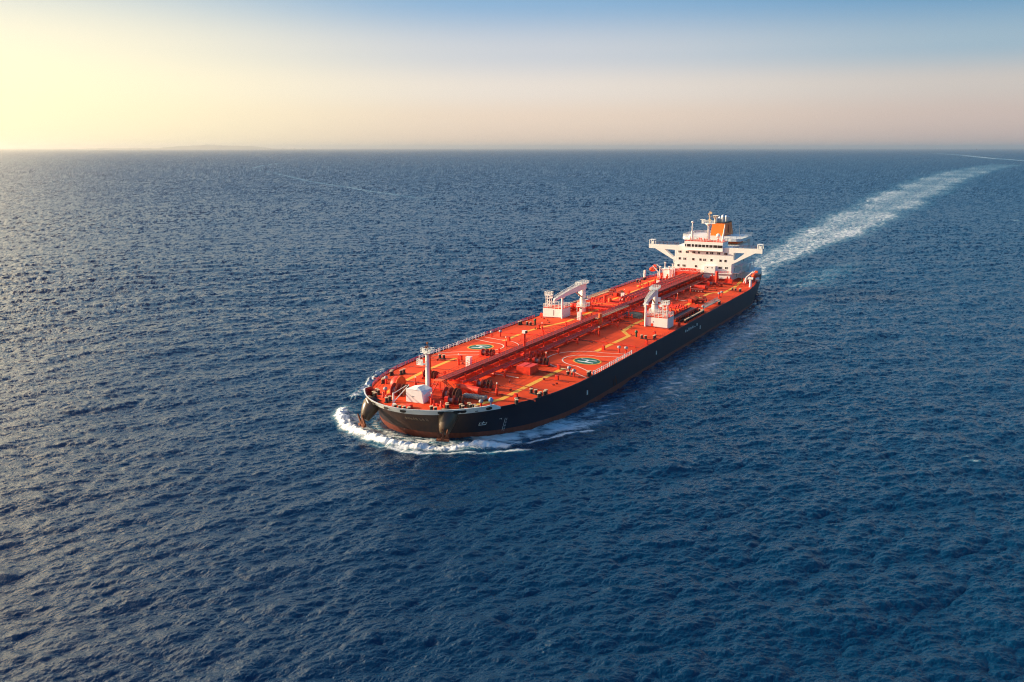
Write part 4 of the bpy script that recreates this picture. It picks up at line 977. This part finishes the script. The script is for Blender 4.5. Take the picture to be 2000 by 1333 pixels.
# upper ring deck, engine casing and funnel
ring = rnd([(-16.4, -203), (-16.4, -232), (14.8, -232), (14.8, -203)], 5)
mb = MB(); nn_ = len(ring)
for z_a, z_b in ((27.0, 28.4),):
    mb.add([(p[1], p[0], z_a) for p in ring]+[(p[1], p[0], z_b) for p in ring], [(i, (i+1) % nn_, nn_+(i+1) % nn_, nn_+i) for i in range(nn_)]+[tuple(range(nn_))[::-1], tuple(range(nn_, 2*nn_))])
mb.build('funnel_deck', W, sp)
MB().rail([(p[1], p[0], 28.4) for p in ring], 1.2, 2.0, .07, 3, close=True).build('funnel_deck_railing', W, sp)
MB().bb(-225, -230, 12.9, 14.6, 19, 27.2).build('side_screen', W, sp)
q = MB(); q.box(-217.5, 1.2, 23.2, 12, 22.4, 7.8, top=.86); q.build('engine_casing', M['funnel'], sp)
MB().box(-211.4, 6.9, 24.6, .2, 1.6, 1.6).build('casing_vent', M['orange'], sp)
MB().bb(-222, -231, -13, 13, 8.6, 25).build('aft_block', W, sp)
# funnel: tapered, raked
q = MB(); zt = 35.0; zb = 28.4
q.add([(-214.2, -3.9, zb), (-214.2, 3.4, zb), (-232.6, 3.4, zb), (-232.6, -3.9, zb), (-215.0, -3.3, zt), (-215.0, 3.2, zt), (-229.8, 3.0, zt), (-229.8, -3.2, zt)], [(0, 1, 5, 4), (1, 2, 6, 5), (2, 3, 7, 6), (3, 0, 4, 7), (4, 5, 6, 7)])
fu = q.build('funnel', M['funnel'], sp)
q = MB(); q.add([(-214.95, -3.4, zt-.05), (-214.95, 3.3, zt-.05), (-229.9, 3.1, zt-.05), (-229.9, -3.3, zt-.05), (-215.0, -3.35, zt+.5), (-215.0, 3.25, zt+.5), (-229.8, 3.05, zt+.5), (-229.8, -3.25, zt+.5)], [(0, 1, 5, 4), (1, 2, 6, 5), (2, 3, 7, 6), (3, 0, 4, 7), (4, 5, 6, 7)]); q.build('funnel_rim', M['black'], fu)
MB().box(-222.5, 3.36, 31.8, 1.2, .12, 4.2).build('funnel_louvre', M['darkred'], fu)
for u, v, r_, h_ in ((-218, -1.9, .8, 2.2), (-219, -.9, .6, 2.0), (-219.5, 1.1, 1.05, 3.8), (-224, 1.7, .95, 3.2), (-226.5, 1.9, .8, 2.8), (-223, -1.6, .8, 2.6)):
    q = MB(); q.cyl((u, v, zt+.3), (u, v, zt+.3+h_*.8), r_, r_, 14); q.lathe([(r_, 0), (r_*.85, r_*.6), (r_*.4, r_*.95), (.05, r_)], (u, v, zt+.3+h_*.8), 14); q.build('exhaust_pipe', M['steel'], fu)
# port and starboard galleries
for s in (1, -1):
    for k, z_ in enumerate((12.4, 15.6, 18.8)):
        mb = MB(); v1 = 17.6 if k < 2 else 16.6; ua = -192 if k == 0 else -196
        mb.bb(ua, -226, s*14.2, s*v1, z_, z_+.2); mb.rail([(ua, s*v1, z_+.2), (-226, s*v1, z_+.2)], 1.1, 2.0, .07, 3)
        for u in (-198, -206, -214, -222): mb.bb(u, u-.3, s*(v1-.3), s*v1, z_-3.2, z_)
        mb.build('side_gallery', W, sp)
    for k, (u, z_) in enumerate(((-194, 10.4), (-201, 10.4), (-209, 13.7), (-196, 13.7), (-203, 17.0), (-214, 17.0), (-199, 20.3), (-208, 20.3))):
        fr = MB(); fr.box(u, s*14.66 if s < 0 else 14.24, z_, 1.1, .1, 1.9); fr = fr.build('side_door', M['grey'] if k % 2 else W, sp)
    MB().bb(-205, -226, s*14.2, s*21, 8.4, 11.8).build('poop_house', W if s > 0 else M['tan'], sp)
    lad = MB(); lad.bb(-212, -213.6, s*17.8, s*18.6, 8.6, 15.4); lad.build('side_stair', W, sp)
# red pipework and stores in front of the house
q = MB(); q.box(0, 0, 2.0, 6, 11, 4.0); q.rail([(-3, -5.5, 4), (3, -5.5, 4), (3, 5.5, 4), (-3, 5.5, 4)], 1.1, 2, .07, 3, close=True); q.build('pump_house', M['red'], ship, (-184.3, -6.2, dzf(-184, 6)-.1))
for i in range(34):
    u = rv.uniform(-146, -184); v = rv.uniform(-8.5, -17.5); q = MB(); h_ = rv.uniform(1.2, 3.6)
    q.cyl((0, 0, 0), (0, 0, h_), rv.uniform(.15, .4), None, 7); q.box(0, 0, rv.uniform(.3, .9), rv.uniform(.8, 2.2), rv.uniform(.6, 1.6), rv.uniform(.5, 1.4)); q.cyl((-1, 0, h_*.6), (1.2, .2, h_*.6), .18, .18, 6)
    q.build('pipe_riser', M['red' if i % 4 else 'orange'], ship, (u, v, dzf(u, v)-.05))
for u, v, h_ in ((-184, -14, 7.5), (-186, -16.5, 6), (-181, -12, 6.5), (-187, -19, 8), (-179, -17, 5), (-184, -20.6, 6.2)):
    q = MB(); q.cyl((0, 0, 0), (0, 0, h_), .28, .2, 7); q.box(0, 0, h_, .7, 1.0, .3); q.build('white_vent_pipe', M['white'], ship, (u, v, dzf(u, v)))
q = MB(); q.bb(-2, 1.6, -2.4, 2.4, 0, 4.6); q.bb(-2.4, 2.0, -3.0, 3.0, 4.6, 4.9); q.build('white_deck_house', M['white'], ship, (-188, -17.2, dzf(-188, 17)-.1))
for u, v, h_ in ((-178, 3.5, 2.4), (-182, 9, 3.2), (-184, 14, 2.0), (-180, 16.5, 2.4), (-186, 6, 2.2)):
    q = MB(); q.box(0, 0, h_/2, 1.8, 2.2, h_, top=.9); q.cyl((0, 0, h_), (0, 0, h_+1), .3, .3, 8); q.build('deck_store', M['red'], ship, (u, v, dzf(u, v)-.05))
q = MB(); q.bb(-188.4, -188.0, -14, 16, 8.5, 9.9); q.build('spill_coaming', M['darkred'], ship)
q = MB(); q.cyl((-176, 4, 9.6), (-176, 21, 9.1), .35, .35, 8); q.cyl((-172, 4, 9.4), (-172, 15, 9.3), .2, .2, 8); q.build('foam_main', M['darkred'], ship)
# davits for the boats
for s in (1, -1):
    for u in (-187, -193.5):
        q = MB(); q.cyl((u, s*22.4, F), (u, s*22.6, F+3.4), .28, .26, 8); q.cyl((u, s*22.6, F+3.4), (u, s*25.6, F+6.4), .26, .2, 8); q.cyl((u, s*21, F), (u, s*22.6, F+3.4), .2, .2, 6)
        q.build('boat_davit', M['white'], ship)
    q = MB(); q.bb(-184, -196, s*20.5, s*22.6, F+.1, F+.5); q.cyl((-190, s*21.4, F), (-190, s*21.4, F+2.4), .9, .8, 10); q.build('boat_winch', M['red'], ship)
for (u, v, rz) in ((-198.5, 25.5, 0), (-201, 24.8, 0), (-203.5, 24.2, .1)):
    q = MB(); q.cyl((0, -.9, .8), (0, .9, .8), .6, .6, 10); q.box(0, 0, .2, 1.2, 1.6, .3); q.build('liferaft_canister', M['white'], ship, (u, v, F+.1), rz)

# ---- lifeboats hang in the davits: things of their own
def lifeboat(name, u, v, z_, lab):
    root = empty(name, (SHIP[0]+u*E_[0]+v*N_[0], SHIP[1]+u*E_[1]+v*N_[1], z_), rz=HEAD)
    tag(root, lab, 'lifeboat', 'lifeboats in the davits')
    b_ = MB(); vs = []; n1 = 12; n2 = 12
    for i in range(n1+1):
        t = i/n1; xx = -4.4+8.8*t; k = math.sqrt(max(.03, 1-(2*t-1)**4))*(.75+.25*math.sin(math.pi*t))
        for j in range(n2):
            a_ = 2*math.pi*j/n2; yy = 1.55*k*math.cos(a_); zz = 1.3+math.sin(a_)*(1.25 if math.sin(a_) > 0 else 1.3)*k
            vs.append((xx, yy, zz))
    b_.add(vs, [(i*n2+j, i*n2+(j+1) % n2, (i+1)*n2+(j+1) % n2, (i+1)*n2+j) for i in range(n1) for j in range(n2)], 0, True)
    b_.add(vs, [tuple(range(n2))[::-1], tuple(range(n1*n2, (n1+1)*n2))], 0); b_.build('boat_shell', M['vivid'], root)
    MB().box(-2.2, 0, 2.75, 1.6, 1.5, .9, top=.8).build('steering_cabin', M['vivid'], root)
    MB().bb(-3.9, 3.9, -1.62, -1.52, 1.15, 1.4).bb(-3.9, 3.9, 1.52, 1.62, 1.15, 1.4).build('rubbing_band', M['black'], root)
    for xx in (-1.2, .4, 2.0):
        for s in (-1, 1): MB().box(xx, s*1.40, 1.95, .6, .12, .35).build('porthole', M['glass'], root)
lifeboat('lifeboat', -190, 26.2, F+3.0, 'orange enclosed lifeboat hanging in davits to the right of the white bridge')
lifeboat('lifeboat', -190, -26.2, F+3.0, 'orange enclosed lifeboat hanging in davits to the left of the white bridge')
# ---- loose gear lying on deck
def world_at(u, v, z_): return (SHIP[0]+u*E_[0]+v*N_[0], SHIP[1]+u*E_[1]+v*N_[1], z_)
q = MB()
for k in range(9):
    a_ = -3+k*.72; q.lathe([(.35, -.9), (.52, -.8), (.52, .8), (.35, .9)], (.2*math.sin(k*1.3), a_, .5), 10, axis='X')
o = q.build('rope_bundle', M['rope'], None, world_at(58.4, 11.4, dzf(58, 11)), HEAD); tag(o, 'bundle of grey coiled rope on the deck near the bow', 'rope bundle')
q = MB(); pts = []
nx, ny = 9, 7
vs = [((i/(nx-1)-.5)*4.6, (j/(ny-1)-.5)*7.0, 1.7+.25*math.sin(i*1.7+j)+.2*math.cos(j*2.1)-(.9 if i in (0, nx-1) or j in (0, ny-1) else 0)) for i in range(nx) for j in range(ny)]
q.add(vs, [(i*ny+j, (i+1)*ny+j, (i+1)*ny+j+1, i*ny+j+1) for i in range(nx-1) for j in range(ny-1)], 0, True)
per = [(i, 0) for i in range(nx)]+[(nx-1, j) for j in range(1, ny)]+[(i, ny-1) for i in range(nx-2, -1, -1)]+[(0, j) for j in range(ny-2, 0, -1)]
pv_ = [vs[i*ny+j] for i, j in per]; m_ = len(pv_)
q.add(pv_+[(p[0]*1.05, p[1]*1.05, 0) for p in pv_], [(i, m_+i, m_+(i+1) % m_, (i+1) % m_) for i in range(m_)], 0, True)
o = q.build('covered_cargo', M['tarp'], None, world_at(-72.5, 6.6, dzf(-72, 6.6)), HEAD); tag(o, 'low load under a grey green tarpaulin beside the catwalk amidships', 'covered cargo')

# ================================================================== far things
# tiny cargo ship at the horizon
fx, fy = 36000*math.sin(math.atan((1889-1000)/1794.3)), 36000*math.cos(math.atan((1889-1000)/1794.3))
fs_ = empty('cargo_ship', (fx, fy, 0), rz=R(50)); tag(fs_, 'tiny dark ship on the right of the horizon', 'ship')
q = MB(); q.add([(-80, -14, 0), (75, -14, 0), (95, 0, 0), (75, 14, 0), (-80, 14, 0), (-84, -15, 14), (82, -15, 14), (104, 0, 16), (82, 15, 14), (-84, 15, 14)], [(0, 1, 6, 5), (1, 2, 7, 6), (2, 3, 8, 7), (3, 4, 9, 8), (4, 0, 5, 9), (5, 6, 7, 8, 9)]); q.build('hull', M['darkred'], fs_)
MB().bb(-78, -60, -12, 12, 14, 38).bb(-74, -66, -4, 4, 38, 46).build('superstructure', M['grey'], fs_)
# hazy islands low on the left
def island(name, dist, px0, px1, prof_, lab):
    rg = random.Random(px0); n_i = 90; nd = 10; vs = []
    a0 = math.atan((px0-1000)/1794.3); a1 = math.atan((px1-1000)/1794.3)
    for i in range(n_i+1):
        t = i/n_i; ang = a0+(a1-a0)*t
        h_ = max(0, sum(k*math.exp(-((t-c)/w)**2) for c, w, k in prof_)*math.sin(math.pi*t)**.35+12*math.sin(t*40)+8*math.sin(t*97)) if 0 < i < n_i else 0
        for j in range(nd+1):
            s = j/nd; d = dist+s*5200; hh_ = h_*math.sin(math.pi*min(1, s+.02))*(1+.12*math.sin(i*.7+j*2.1))
            vs.append((d*math.sin(ang), d*math.cos(ang), max(-5, hh_-4)))
    mb = MB(); mb.add(vs, [(i*(nd+1)+j, i*(nd+1)+j+1, (i+1)*(nd+1)+j+1, (i+1)*(nd+1)+j) for i in range(n_i) for j in range(nd)], 0, True)
    tag(mb.build(name, M['island']), kind='structure')
island('hills', 50000, 120, 560, [(.25, .18, 70), (.62, .16, 190), (.80, .12, 140), (.90, .06, 120)], '')
island('hills', 40000, 520, 640, [(.5, .4, 36)], '')

# haze: one closed box of even pale air
bpy.ops.mesh.primitive_cube_add(size=1) if False else None
hz = MB(); hz.bb(-160000, 160000, -160000, 160000, -6, 235)
m = bpy.data.materials.new('haze_air'); m.use_nodes = True; nt = m.node_tree
for n_ in list(nt.nodes):
    if n_.type == 'BSDF_PRINCIPLED': nt.nodes.remove(n_)
pvol = nt.nodes.new('ShaderNodeVolumePrincipled'); pvol.inputs['Color'].default_value = (1, .95, .88, 1); pvol.inputs['Density'].default_value = 1/30000; pvol.inputs['Anisotropy'].default_value = .8
nt.links.new(pvol.outputs[0], nt.nodes['Material Output'].inputs['Volume'])
HAZE = True
if HAZE: tag(hz.build('haze', m), 'thin warm haze over the far sea', 'haze', kind='stuff')

# ================================================================== light
w = bpy.data.worlds.new('World'); scene.world = w; w.use_nodes = True; nt = w.node_tree; N = nt.nodes; L = nt.links
bg = N['Background']
sky = N.new('ShaderNodeTexSky'); sky.sky_type = 'NISHITA'; sky.sun_disc = False; sky.sun_elevation = SUN_EL; sky.sun_rotation = R(90)-SUN_AZ
sky.air_density = 1.0; sky.dust_density = 2.0
L.new(sky.outputs[0], bg.inputs['Color']); bg.inputs['Strength'].default_value = .10
tc = N.new('ShaderNodeTexCoord'); sep = N.new('ShaderNodeSeparateXYZ'); L.new(tc.outputs['Generated'], sep.inputs[0])
def ramp(fac, stops):
    r_ = N.new('ShaderNodeValToRGB'); r_.color_ramp.interpolation = 'B_SPLINE' if False else 'EASE'
    e = r_.color_ramp.elements
    while len(e) > 1: e.remove(e[-1])
    e[0].position = stops[0][0]; e[0].color = stops[0][1]+(1,)
    for p, c in stops[1:]:
        k = e.new(p); k.color = c+(1,)
    L.new(fac, r_.inputs[0]); return r_.outputs[0]
def lin(*c): return tuple(((q/255)/12.92 if q/255 <= .04045 else ((q/255+.055)/1.055)**2.4) for q in c)
zs = N.new('ShaderNodeMapRange'); zs.inputs[1].default_value = 0; zs.inputs[2].default_value = .6; L.new(sep.outputs[2], zs.inputs[0])
# elevation ramps: away from the sun / towards it (position = sin(elevation)/0.6)
cool = ramp(zs.outputs[0], [(0, lin(200, 180, 174)), (.05, lin(208, 188, 181)), (.10, lin(205, 195, 190)), (.16, lin(152, 178, 197)), (.25, lin(86, 147, 191)), (.45, lin(108, 186, 226)), (.75, lin(66, 152, 210)), (1, lin(36, 102, 172))])
warm = ramp(zs.outputs[0], [(0, lin(240, 214, 192)), (.05, lin(243, 220, 200)), (.10, lin(238, 226, 216)), (.16, lin(205, 208, 216)), (.25, lin(132, 174, 212)), (.45, lin(128, 188, 224)), (.75, lin(70, 150, 206)), (1, lin(36, 102, 172))])
def dotv(vec):
    d = N.new('ShaderNodeVectorMath'); d.operation = 'DOT_PRODUCT'; L.new(tc.outputs['Generated'], d.inputs[0]); d.inputs[1].default_value = vec; return d.outputs['Value']
def mrange(v, a, b_, c=0, d=1):
    x_ = N.new('ShaderNodeMapRange'); x_.interpolation_type = 'SMOOTHERSTEP'; L.new(v, x_.inputs[0])
    for i, q in ((1, a), (2, b_), (3, c), (4, d)): x_.inputs[i].default_value = q
    return x_.outputs[0]
def mix(f, a, b_):
    x_ = N.new('ShaderNodeMix'); x_.data_type = 'RGBA'; L.new(f, x_.inputs[0]) if not isinstance(f, float) else setattr(x_.inputs[0], 'default_value', f)
    for i, q in ((6, a), (7, b_)):
        if isinstance(q, tuple): x_.inputs[i].default_value = q
        else: L.new(q, x_.inputs[i])
    return x_.outputs[2]
az_c = R(145)
base = mix(mrange(dotv((math.cos(az_c), math.sin(az_c), 0)), math.cos(R(88)), math.cos(R(50))), cool, warm)
def squash(k):
    a_ = N.new('ShaderNodeVectorMath'); a_.operation = 'MULTIPLY'; L.new(tc.outputs['Generated'], a_.inputs[0]); a_.inputs[1].default_value = (1, 1, k)
    b_ = N.new('ShaderNodeVectorMath'); b_.operation = 'NORMALIZE'; L.new(a_.outputs[0], b_.inputs[0]); return b_.outputs[0]
def lobe(azd, eld, r0, r1, k):
    ga, ge = R(azd), R(eld)*k; d = N.new('ShaderNodeVectorMath'); d.operation = 'DOT_PRODUCT'; L.new(squash(k), d.inputs[0])
    d.inputs[1].default_value = (math.cos(ga)*math.cos(ge), math.sin(ga)*math.cos(ge), math.sin(ge)); return mrange(d.outputs['Value'], math.cos(R(r0)), math.cos(R(r1)))
def soft(azd, eld, r0, k, pw):
    ge = R(eld)*k; ga = R(azd); d = N.new('ShaderNodeVectorMath'); d.operation = 'DOT_PRODUCT'; L.new(squash(k), d.inputs[0])
    d.inputs[1].default_value = (math.cos(ga)*math.cos(ge), math.sin(ga)*math.cos(ge), math.sin(ge))
    m1 = N.new('ShaderNodeMapRange'); L.new(d.outputs['Value'], m1.inputs[0]); m1.inputs[1].default_value = math.cos(R(r0)); m1.inputs[2].default_value = 1
    m2 = N.new('ShaderNodeMath'); m2.operation = 'POWER'; L.new(m1.outputs[0], m2.inputs[0]); m2.inputs[1].default_value = pw; return m2.outputs[0]
base = mix(soft(122, 2.0, 36, 3.0, 2.6), base, (1.16, 1.03, .66, 1))
base = mix(lobe(138, 22, 25, 4, 1.0), base, (4.6, 3.8, 2.5, 1))  # unseen warm sky glow, added to brighten the left sea and the ship
base = mix(lobe(148, 14, 25, 4, 1.0), base, (2.6, 2.1, 1.3, 1))  # second glow outside the view, added to warm the water at left
base = mix(lobe(171, 16, 50, 4, 1.0), base, (3.4, 2.6, 1.5, 1))
bg2 = N.new('ShaderNodeBackground'); L.new(base, bg2.inputs['Color']); bg2.inputs['Strength'].default_value = .705
ms = N.new('ShaderNodeMixShader'); ms.inputs[0].default_value = .85
L.new(bg.outputs[0], ms.inputs[1]); L.new(bg2.outputs[0], ms.inputs[2]); L.new(ms.outputs[0], N['World Output'].inputs['Surface'])
sl = bpy.data.lights.new('sun', 'SUN'); sl.energy = 5.0; sl.angle = R(.6); sl.color = (1, .82, .58)
so = bpy.data.objects.new('sun', sl); COL.objects.link(so)
sd = Vector((math.cos(SUN_AZ)*math.cos(SUN_EL), math.sin(SUN_AZ)*math.cos(SUN_EL), math.sin(SUN_EL)))
so.rotation_euler = sd.to_track_quat('Z', 'Y').to_euler(); so.location = (-200, 200, 300)

cam = bpy.data.cameras.new('camera'); co_ = bpy.data.objects.new('camera', cam); COL.objects.link(co_)
cam.sensor_width = 36; cam.lens = 1794.315/2000*36; cam.clip_start = 1; cam.clip_end = 400000
co_.location = (0, 0, CAM_H); co_.rotation_euler = (R(90)-math.atan(377.4/1794.315), 0, 0)
scene.camera = co_
scene.view_settings.view_transform = 'Standard'; scene.view_settings.look = 'None'; scene.view_settings.exposure = .60; scene.view_settings.gamma = 1
scene.cycles.volume_bounces = 2
scene.cycles.max_bounces = 5
scene.cycles.use_denoising = True
scene.cycles.denoising_prefilter = 'NONE'
scene.cycles.denoising_input_passes = 'RGB_ALBEDO_NORMAL'
scene.cycles.filter_width = 1.1
scene.cycles.sample_clamp_indirect = 4
